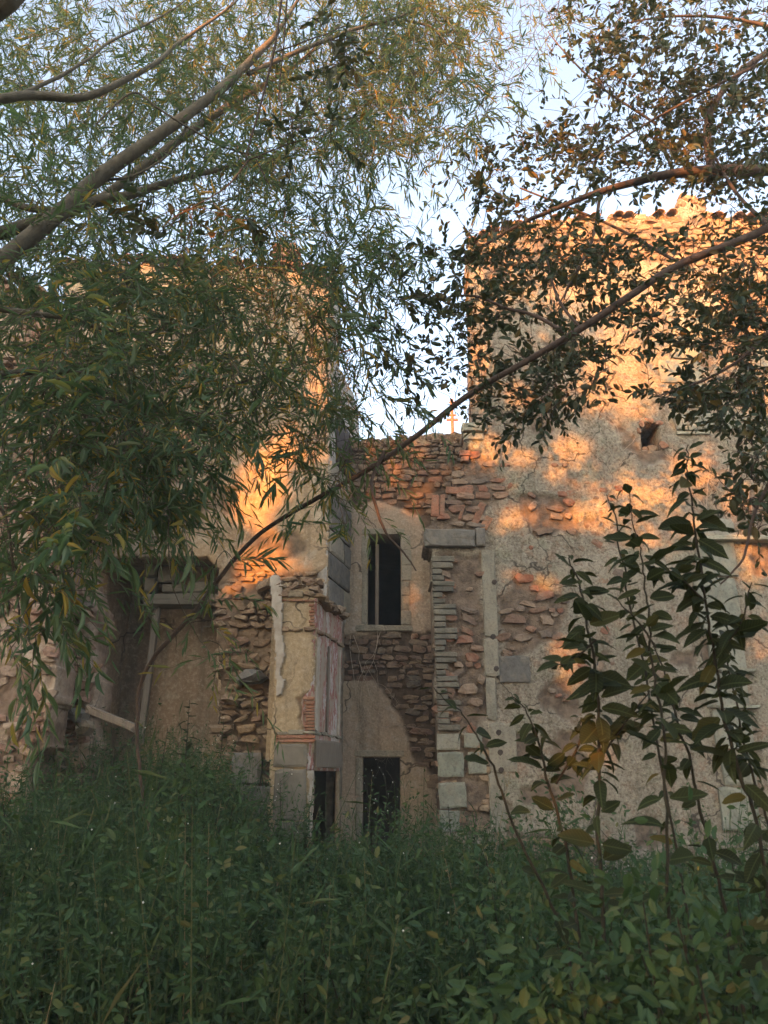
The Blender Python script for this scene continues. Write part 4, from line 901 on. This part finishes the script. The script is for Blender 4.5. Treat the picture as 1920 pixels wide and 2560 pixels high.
# ================================================================ BROADLEAF TREE AT RIGHT
rng = np.random.default_rng(202)
btree = thing('broadleaf_tree', 'dark oval-leaved tree reaching in from the right with a long arching branch', 'tree', (4.6, 5.4, 0))
bl = [
 [(2400, 330, 5.2, 49.2), (2100, 440, 5.0, 36.1), (1920, 568, 4.8, 24.6), (1700, 660, 4.8, 22.1), (1580, 735, 4.8, 20.5), (1450, 822, 4.85, 19.7), (1330, 895, 4.9, 17.2), (1180, 982, 5.0, 15.6), (1040, 1090, 5.1, 13.9), (920, 1172, 5.2, 13.1), (780, 1250, 5.3, 11.5), (650, 1330, 5.35, 10.7), (560, 1420, 5.4, 10.7), (470, 1540, 5.4, 10.7), (370, 1650, 5.45, 10.7), (333, 1730, 5.5, 9.8), (328, 1820, 5.5, 8.2), (336, 1930, 5.5, 7.4), (360, 2080, 5.5, 6.6)],
 [(2300, 380, 5.6, 60), (1920, 425, 5.6, 34), (1800, 425, 5.6, 32), (1650, 440, 5.6, 26), (1500, 480, 5.6, 18), (1400, 520, 5.6, 14), (1300, 565, 5.7, 11), (1170, 640, 5.8, 6)],
 [(1780, 430, 5.6, 26), (1770, 300, 5.7, 22), (1830, 200, 5.8, 18), (1930, 120, 5.9, 20), (2100, 60, 6, 30)],
 [(1500, 490, 5.6, 10), (1480, 600, 5.5, 9), (1430, 700, 5.4, 7), (1400, 760, 5.3, 4)],
 [(1410, 830, 4.9, 12), (1340, 790, 5.0, 10), (1270, 770, 5.1, 9), (1190, 740, 5.2, 7), (1120, 745, 5.3, 5)],
 [(1455, 822, 4.9, 10), (1410, 770, 5.0, 8), (1380, 700, 5.1, 6), (1370, 640, 5.2, 4)],
 [(2000, 90, 6, 14), (1850, 50, 6.1, 11), (1690, 42, 6.2, 8), (1560, 60, 6.3, 5)],
 [(1920, 150, 5.5, 10), (1780, 220, 5.5, 9), (1620, 310, 5.6, 7), (1450, 420, 5.7, 4)],
 [(1640, 310, 6, 8), (1500, 215, 6.1, 7), (1420, 140, 6.2, 5), (1370, 80, 6.3, 3)],
 [(960, 1130, 5.15, 10), (930, 1200, 5.1, 9), (940, 1260, 5.05, 8), (965, 1325, 5.0, 7), (1015, 1380, 5.0, 5), (1050, 1420, 5.0, 3)],
 [(1920, 830, 4.9, 12), (1850, 900, 4.9, 9), (1760, 950, 4.9, 7), (1650, 985, 4.9, 4)],
 [(1930, 1190, 4.6, 9), (1885, 1290, 4.6, 8), (1860, 1400, 4.6, 6), (1810, 1460, 4.6, 4)],
 [(1930, 570, 5.0, 14), (1840, 480, 5.3, 10), (1760, 340, 5.6, 7)],
 [(1300, 470, 6.2, 5), (1520, 560, 6.0, 8), (1700, 660, 5.6, 10)],
]
tb = Tubes(); q0 = at(2400, 330, 5.2); tb.add(smooth_path([(4.6, 5.4, -.3), (4.5, 5.4, 2), (q0.x + .3, 5.3, 4.5), (q0.x, q0.y, q0.z + .2)], 8), np.linspace(.24, .1, 25), 12); tb.build('trunk', M['bark_r'], btree)
bn = build_limbs(btree, bl, M['bark_r'])
bb = [
 (1700, 130, 260, 150, 330, 5.2, 7.4), (1800, 330, 180, 150, 290, 5.0, 7.2), (1560, 330, 220, 120, 200, 5.4, 7.2), (1660, 450, 280, 60, 110, 5.2, 6.8), (1340, 440, 160, 110, 80, 5.6, 7.0), (1230, 560, 190, 60, 70, 5.4, 6.8),
 (1330, 660, 260, 90, 85, 5.0, 6.6), (1180, 720, 190, 130, 75, 5.0, 6.4), (1330, 830, 220, 120, 85, 4.8, 6.0), (1080, 850, 140, 130, 55, 5.0, 6.2), (1300, 1010, 180, 70, 70, 4.8, 5.8), (1420, 930, 110, 80, 50, 4.8, 5.6),
 (1640, 700, 260, 90, 110, 4.8, 6.4), (1830, 660, 140, 150, 120, 4.6, 6.2), (1760, 820, 190, 70, 110, 4.7, 6.0), (1860, 960, 90, 130, 90, 4.6, 5.8), (1780, 1000, 110, 40, 26, 4.6, 5.4), (1890, 1200, 60, 160, 60, 4.4, 5.4), (1700, 985, 80, 26, 14, 4.7, 5.2), (1560, 770, 80, 60, 40, 4.8, 5.6),
 (1480, 100, 140, 130, 60, 5.8, 7.2), (1200, 420, 110, 60, 20, 5.8, 6.8), (2150, 500, 240, 700, 220, 4.4, 7), (1700, -160, 420, 150, 90, 5, 7.4), (820, 130, 90, 80, 16, 3.6, 4.2), (790, 350, 90, 60, 12, 3.6, 4.2), (420, 550, 80, 70, 14, 3.7, 4.2), (600, 550, 50, 40, 6, 3.8, 4.2), (1420, 640, 110, 70, 30, 5, 6)]
A = sample_blobs(bb, rng)
A = excl(A, [(1560, 780, 90, 60, .5), (1010, 520, 80, 60, .5), (1090, 560, 60, 60, .6), (1400, 240, 70, 70, .6), (1850, 560, 60, 40, .5), (1340, 480, 60, 40, .5)])
AB = at_np(A[:, 0], A[:, 1] - 12, A[:, 2])
op = openness(AB); AB = AB[rng.random(len(AB)) > op * .3]
hang = []
for sp in ([(715, -60, 3.7, 9), (705, 0, 3.7, 8), (690, 130, 3.75, 8), (650, 290, 3.8, 7), (622, 400, 3.85, 6)], [(720, -40, 3.7, 6), (712, 90, 3.8, 5), (700, 250, 3.9, 4)],
           [(622, 400, 3.85, 5), (560, 470, 3.8, 4), (470, 520, 3.7, 3)], [(640, 400, 3.85, 5), (680, 470, 3.9, 4)], [(690, 130, 3.75, 5), (800, 90, 3.8, 4), (880, 60, 3.9, 3)], [(622, 400, 3.85, 4), (700, 370, 3.8, 4), (780, 350, 3.8, 3)], [(2100, -300, 4.6, 24), (1400, -260, 4.0, 16), (715, -60, 3.7, 9)]):
    hang.append(sp)
bn += build_limbs(btree, hang, M['bark_r'], 5)
connect(btree, bn, AB, M['bark_r'], rng, sag=.03)
BU = [nice_leaf('oval_leaf', M['leaf_r'], 1.0, .1 + .08 * i, 300 + i) for i in range(3)]
place_crown(btree, twig_leaves(AB, rng, (.14, .36), (6, 13), .2, (.048, .095), .48, .75), OVAL, OVAL_T, M['leaf_r'], BU, 300, M['bark_r'], .5)

# ================================================================ SAPLINGS, NEAR RIGHT
SL = [nice_leaf('leaf', M['leaf_s'], w_, c_, 400 + i) for i, (w_, c_) in enumerate(((.42, .12), (.48, .3), (.36, .5), (.5, .02), (.44, .4), (.33, .2), (.52, -.12)))]
def sapling(label, spec, leafpx, dens, side=(), seed=1):
    r = random.Random(seed); P, rr = limb_pts(spec); rr = rr * .72; P = P + np.cumsum(np.random.default_rng(seed).normal(0, .0028, P.shape), 0) * np.array((1, 1, .3)); base = P[0]; gz = float(ground_z(base[0], base[1]))
    th = thing('sapling', label, 'sapling', (base[0], base[1], gz), 'young saplings at the near right')
    P = np.vstack([[base[0], base[1], gz - .05], P]); rr = np.concatenate([[rr[0]], rr]); tb = Tubes(); tb.add(P, rr, 6); tb.build('stem', M['stem'], th)
    paths = [(P, spec[len(spec) // 2][2])]
    for sp in side: S_, r2 = limb_pts(sp); tb = Tubes(); tb.add(S_, r2, 5); tb.build('side_stem', M['stem'], th); paths.append((S_, sp[0][2]))
    for (Q_, Y) in paths:
        L = np.concatenate([[0], np.cumsum(np.linalg.norm(np.diff(Q_, axis=0), axis=1))]); s = .25 if Q_ is P else .05; az = r.random() * 6
        while s < L[-1]:
            p = np.array([np.interp(s, L, Q_[:, i]) for i in range(3)]); x, y_, _ = px_of(p[None])
            if y_[0] < 2450:
                for rep in range(1 if r.random() < .6 else 2):
                    az += 2.4 + r.uniform(-.5, .5); el = r.uniform(-.75, .5); d = Vector((math.cos(az) * math.cos(el), math.sin(az) * math.cos(el), math.sin(el)))
                    ln = leafpx * .82 * Y / F * r.uniform(.6, 1.2) * (0.6 + .4 * min(1, (L[-1] - s) / .3))
                    nn = Vector((r.gauss(0, .6), r.gauss(0, .5) - .7, .8))
                    link('leaf', r.choice(SL), th, leaf_frame(p + np.array(d) * .012, d, nn, ln))
            s += dens * (.34 if px_of(p[None])[1][0] < 1950 else .9) * r.uniform(.6, 1.4)
    return th
sapling('sapling with upright stem, left of the tall pair, its top leaves against the render', [(1515, 2400, 2.6, 13), (1508, 2100, 2.6, 12), (1504, 1850, 2.6, 11), (1500, 1680, 2.6, 10), (1480, 1560, 2.62, 8), (1455, 1440, 2.65, 7), (1430, 1370, 2.66, 5)], 96, .045,
        [[(1490, 1600, 2.6, 6), (1440, 1640, 2.55, 5), (1385, 1660, 2.5, 3)], [(1500, 1900, 2.6, 6), (1560, 1800, 2.55, 5), (1620, 1720, 2.5, 3)]], 1)
sapling('straight bare-footed sapling stem rising from the weeds to large dark leaves', [(1684, 2520, 2.3, 12), (1682, 2250, 2.3, 11), (1680, 2000, 2.3, 10), (1676, 1800, 2.3, 9), (1650, 1660, 2.32, 8), (1620, 1500, 2.35, 7), (1600, 1380, 2.36, 5), (1582, 1280, 2.4, 4), (1560, 1200, 2.4, 3)], 100, .07, [[(1640, 1620, 2.3, 6), (1600, 1560, 2.3, 5), (1540, 1500, 2.3, 3)]], 2)
sapling('tallest sapling, its crown of dark leaves beside the pale pilaster blocks', [(1930, 2300, 2.5, 13), (1880, 2060, 2.5, 12), (1840, 1900, 2.5, 12), (1800, 1700, 2.5, 10), (1770, 1550, 2.52, 9), (1745, 1400, 2.54, 8), (1722, 1270, 2.56, 7), (1708, 1180, 2.58, 5), (1700, 1130, 2.6, 4)], 100, .04,
        [[(1790, 1640, 2.5, 6), (1850, 1560, 2.45, 5), (1880, 1450, 2.4, 3)], [(1760, 1500, 2.5, 6), (1690, 1440, 2.45, 5), (1640, 1420, 2.4, 3)]], 3)
sapling('leaning sapling stem crossing toward the right edge low in the picture', [(1850, 2450, 2.7, 12), (1790, 2200, 2.7, 11), (1740, 2000, 2.7, 10), (1700, 1820, 2.7, 8), (1680, 1700, 2.72, 6), (1650, 1600, 2.74, 4)], 80, .06, (), 4)
sapling('sapling at the right edge with small leaves along its rim', [(1990, 2300, 2.6, 10), (1930, 2080, 2.6, 9), (1895, 1920, 2.6, 8), (1870, 1800, 2.6, 7), (1850, 1650, 2.62, 5), (1838, 1540, 2.64, 3)], 62, .045, (), 5)
sapling('thin slanting sapling with sparse leaves in front of the green blocks', [(1420, 2360, 2.9, 10), (1330, 2160, 2.9, 9), (1260, 2000, 2.9, 8), (1210, 1880, 2.9, 7), (1160, 1790, 2.92, 5), (1100, 1720, 2.94, 3)], 74, .12, (), 6)
sapling('yellowish low sapling between the slanting one and the upright pair', [(1450, 2350, 2.8, 11), (1420, 2120, 2.8, 10), (1390, 1960, 2.8, 9), (1370, 1850, 2.82, 7), (1340, 1760, 2.84, 5), (1320, 1740, 2.85, 3)], 84, .04, [[(1390, 1960, 2.8, 6), (1450, 1860, 2.75, 5), (1470, 1800, 2.7, 3)]], 7)
sapling('small leafy sapling top against the render above the square hole', [(1760, 2500, 3.0, 8), (1650, 1900, 3.0, 8), (1570, 1500, 3.0, 7), (1545, 1380, 3.0, 6), (1530, 1290, 3.02, 5), (1515, 1225, 3.04, 3)], 56, .09, (), 8)

# ================================================================ UNDERGROWTH
rng = np.random.default_rng(303)
def weed_mass(name, label, n, yr, hr, lsize, wr, per, shape, T, mat, rng, zbase=None, seedheads=0.0, xr=None, upright=.3):
    Y = yr[0] + (yr[1] - yr[0]) * rng.random(n) ** .8; X = (rng.random(n) * 2 - 1) * (Y * .62 + .9)
    if xr is not None: X = rng.uniform(xr[0], xr[1], n)
    Z = ground_z(X, Y); H = rng.uniform(*hr, n) * (.25 + 1.5 * fbm(X * 1.0, Y * 1.0, 77, 4)); 
    pxx = 960 + F * X / (Y * 1.0); line = np.interp(pxx, (-300, 0, 300, 480, 600, 690, 1000, 1110, 1300, 1500, 1900, 2200), (1900, 1890, 1800, 1790, 1910, 2070, 2070, 2010, 2060, 2140, 2100, 2100))
    capz = EYE - (line - 1942 + rng.exponential(75, n) * np.where(rng.random(n) < .18, -1.2, 1)) / F * Y; H = np.clip(np.minimum(H, capz - Z), .12, 2)
    lean = rng.normal(0, .16, (n, 2)); t = rng.random((n, per)) ** .8
    P = np.stack([X[:, None] + lean[:, :1] * H[:, None] * t ** 1.5, Y[:, None] + lean[:, 1:] * H[:, None] * t ** 1.5, Z[:, None] + H[:, None] * t], -1).reshape(-1, 3)
    D = rng.normal(size=P.shape); D[:, 2] = D[:, 2] * (.35 + upright) + upright * .6 - .12; Nn = rng.normal(size=P.shape) * .6 + np.array((0, 0, 1.0)); L = rng.uniform(*lsize, len(P)) * (1.15 - .5 * t.ravel())
    o = link(name, leaves_mesh(name, P, D, Nn, L, L * wr, shape, T, mat), kind='stuff'); o['label'] = label; o['category'] = 'weeds'
    tb = Tubes()
    tt = np.array((0, .5, 1.0))
    for i in range(n):
        tb.add(np.stack([X[i] + lean[i, 0] * H[i] * tt ** 1.5, Y[i] + lean[i, 1] * H[i] * tt ** 1.5, Z[i] + H[i] * tt], -1), (.004, .003, .0015), 3)
    s = tb.build('stems', mat, o)
    return X, Y, Z, H, lean
res = []
res.append(weed_mass('tall_weeds', 'dense mass of tall dark green leafy weeds covering the ground', 5200, (3.2, 11.4), (.75, 1.45), (.035, .095), .42, 32, WIL, OVAL_T, M['weed'], rng, upright=.2))
res.append(weed_mass('broad_weeds', 'broad-leaved weeds and bramble mixed through the undergrowth', 2300, (3.6, 10.8), (.5, 1.35), (.035, .1), .55, 16, OVAL, OVAL_T, M['weed'], rng, upright=.15))
res.append(weed_mass('grass', 'long thin grass blades among the weeds', 1500, (3.0, 11.2), (.8, 1.7), (.12, .3), .028, 9, DIAMOND, DIAMOND_T, M['weed'], rng, upright=1.2))
res.append(weed_mass('heap_weeds', 'bushy weeds on the heap below the broken wall', 1000, (8.3, 10.6), (.6, 1.6), (.04, .09), .32, 26, LANCE, LANCE_T, M['weed'], rng, xr=(-5.0, -.9)))
M['dry'] = leaf_mat('dry_stalk', [(0, (0.2, 0.155, 0.09)), (1, (0.28, 0.22, 0.13))], .2, .8, .1)
res.append(weed_mass('dry_stalks', 'dead tan stalks standing here and there among the green weeds', 130, (3.2, 11.0), (.8, 1.6), (.02, .07), .25, 12, DIAMOND, DIAMOND_T, M['dry'], rng, upright=.6))
# pale seed heads scattered through
V = []; T = []; oc = np.array([(1, 0, 0), (-1, 0, 0), (0, 1, 0), (0, -1, 0), (0, 0, 1), (0, 0, -1.)]); of = [(0, 2, 4), (2, 1, 4), (1, 3, 4), (3, 0, 4), (2, 0, 5), (1, 2, 5), (3, 1, 5), (0, 3, 5)]
k = 0
for (X, Y, Z, H, ln) in (res[0], res[2]):
    for i in range(0, len(X), 30):
        V.append(oc * random.uniform(.003, .008) + np.array((X[i] + ln[i, 0] * H[i], Y[i] + ln[i, 1] * H[i], Z[i] + H[i] + .01))); T += [[6 * k + a_ for a_ in f] for f in of]; k += 1
o = link('seed_heads', mesh_np('seed_heads', np.concatenate(V), None, T, M['seed']), kind='stuff'); o['label'] = 'tiny pale seed heads dotted through the weeds'; o['category'] = 'seed heads'

def tall_weed(label, px, py_top, Y, leaf, n, wr, seed, heads=False, name='tall_weed'):
    r = random.Random(seed); top = at(px, py_top, Y); gz = float(ground_z(top.x, Y)); th = thing(name, label, 'weed', (top.x, Y, gz), 'tall single weeds')
    P = smooth_path([(top.x + r.uniform(-.1, .1), Y, gz), (top.x + r.uniform(-.06, .06), Y, (gz + top.z) / 2), tuple(top)], 6); tb = Tubes(); tb.add(P, np.linspace(.009, .003, len(P)), 5); tb.build('stem', M['stem'], th)
    H = top.z - gz
    for k in range(n):
        t = .2 + .8 * k / n; z = gz + H * t; az = k * 2.4 + r.uniform(-.4, .4); el = r.uniform(-.1, .7); x = float(np.interp(z, P[:, 2], P[:, 0]))
        d = Vector((math.cos(az) * math.cos(el), math.sin(az) * math.cos(el), math.sin(el))); ln = leaf * (1.2 - .75 * t) * r.uniform(.8, 1.2)
        link('leaf', LW[0] if wr < .3 else r.choice(SL), th, leaf_frame((x, Y, z), d, (0, 0, 1), ln, ln * (wr if wr < .3 else 1)))
    if heads:
        tb = Tubes()
        for k in range(9):
            z = gz + H * (.6 + .4 * k / 9); az = r.random() * 6.3; p = Vector((float(np.interp(z, P[:, 2], P[:, 0])), Y, z)); q = p + Vector((math.cos(az) * .12, math.sin(az) * .12, .12)) * r.uniform(.5, 1.3)
            tb.add([p, (p + q) / 2 + Vector((0, 0, -.01)), q], (.003, .002, .0015), 3)
            link('seed_head', HEAD, th, Matrix.Translation(q) @ Matrix.Scale(r.uniform(.004, .008), 4))
        tb.build('side_stems', M['stem'], th)
def bush(label, px, py, Y, rx, rz, n, lsz, wr, seed):
    r_ = np.random.default_rng(seed); c = at(px, py, Y); gz = float(ground_z(c.x, Y)); th = thing('bush', label, 'bush', (c.x, Y, gz), 'bushes in the undergrowth')
    zc = max(gz + rz * .6, c.z - rz); m = r_.normal(size=(9, 3)) * np.array((rx * .55, rx * .45, rz * .4)) + np.array((c.x, Y, zc)); w_ = r_.integers(0, 9, n)
    P = m[w_] + r_.normal(size=(n, 3)) * np.array((rx, rx, rz)) * .3; P[:, 2] = np.maximum(P[:, 2], gz + .03)
    D = r_.normal(size=P.shape) + (P - np.array((c.x, Y, zc - rz * .6))) * .9; D[:, 2] -= .25; L = r_.uniform(lsz * .6, lsz * 1.25, n)
    link('crown', leaves_mesh('crown', P, D, r_.normal(size=P.shape) * .7 + np.array((0, -.3, 1.)), L, L * wr, OVAL, OVAL_T, M['weed']), th, kind='stuff')
    tb = Tubes()
    for q in m:
        for e in range(3):
            p2 = q + r_.normal(size=3) * rx * .25; tb.add(smooth_path([(c.x + r_.normal() * .08, Y + r_.normal() * .08, gz - .03), (np.array((c.x, Y, gz)) + p2) / 2 + r_.normal(size=3) * .05, p2], 4), np.linspace(.007, .0025, 9), 4)
    tb.build('stems', M['stem'], th)
for i_, a_ in enumerate([('low dark bush at the foot of the upright sapling', 1500, 2120, 3.6, .5, .55, 2300, .05, .5), ('bush below the tallest sapling, near the right corner', 1790, 2200, 3.4, .55, .5, 2300, .05, .5), ('bush between the slanting sapling and the yellowish one', 1330, 2130, 4.4, .5, .5, 1900, .05, .5),
        ('bush in front of the pale green blocks', 1150, 2050, 7.6, .6, .5, 1900, .05, .5), ('bush just right of the dark pier opening', 880, 2090, 7.4, .5, .4, 1000, .07, .45), ('rounded bush on the heap before the brown recess', 520, 1890, 8.3, .45, .4, 1100, .07, .35),
        ('bush at the left edge below the pinkish rubble wall', 90, 1960, 7.0, .7, .6, 1700, .065, .35), ('bush left of the pier among the weeds', 620, 2060, 7.2, .55, .45, 1200, .07, .4), ('near bush at the lower left', 230, 2260, 4.4, .6, .45, 1500, .07, .45),
        ('near bush in the lower middle', 900, 2330, 4.2, .6, .4, 2300, .05, .5), ('dark bush hiding the feet of the upright saplings', 1470, 2200, 2.15, .3, .42, 1900, .045, .5), ('dark bush in the lower right corner before the sapling stems', 1800, 2260, 2.1, .34, .4, 2000, .045, .5), ('bush against the wall foot at the right edge', 1700, 2060, 8.2, .8, .6, 1800, .07, .45)]): bush(*a_, 700 + i_)
LW = [nice_leaf('leaf', M['weed'], 1.0, .2, 500)]
HEAD = mesh_np('seed_head', oc, None, of, M['seed'])
tall_weed('tall weed with seed heads in front of the central doorway, left one', 914, 1910, 9.6, .14, 16, .2, 1, True)
tall_weed('tall weed with seed heads in front of the central doorway, right one', 962, 1930, 9.5, .14, 16, .2, 2, True)
tall_weed('upright leafy weed spike on the heap before the brown recess', 474, 1750, 8.8, .2, 30, .5, 3)
tall_weed('thin upright weed left of the leafy spike on the heap', 420, 1820, 8.7, .16, 20, .2, 4)
tall_weed('thin weed with pale heads beside the dark pier opening', 700, 1945, 9.6, .12, 12, .2, 5, True)
tall_weed('weed at the foot of the pale green blocks', 1120, 2010, 9.8, .16, 20, .5, 6)
tall_weed('weed growing before the jamb stones with pin holes', 1190, 2030, 9.6, .18, 18, .5, 7)
tall_weed('broad-leaved weed below the dark pier opening', 760, 2080, 8.4, .26, 20, .5, 8)
tall_weed('bushy weed on the heap beside the dressed block', 560, 1800, 9.6, .13, 26, .2, 9, True)

# ================================================================ HAZE in the evening air
hz = mesh_np('haze', [(x, y_, z) for x in (-156, 156) for y_ in (-156, 156) for z in (-2, 21.5)], [(0, 1, 3, 2), (4, 6, 7, 5), (0, 4, 5, 1), (2, 3, 7, 6), (1, 5, 7, 3), (0, 2, 6, 4)])
hm = bpy.data.materials.new('haze_air'); hm.use_nodes = True; hn = hm.node_tree; hn.nodes.remove(hn.nodes['Principled BSDF'])
pv = hn.nodes.new('ShaderNodeVolumePrincipled'); pv.inputs['Density'].default_value = 0.0026; pv.inputs['Color'].default_value = (.88, .95, .95, 1); hn.links.new(pv.outputs[0], hn.nodes['Material Output'].inputs['Volume'])
hz.materials.append(hm); link('haze', hz, kind='stuff')
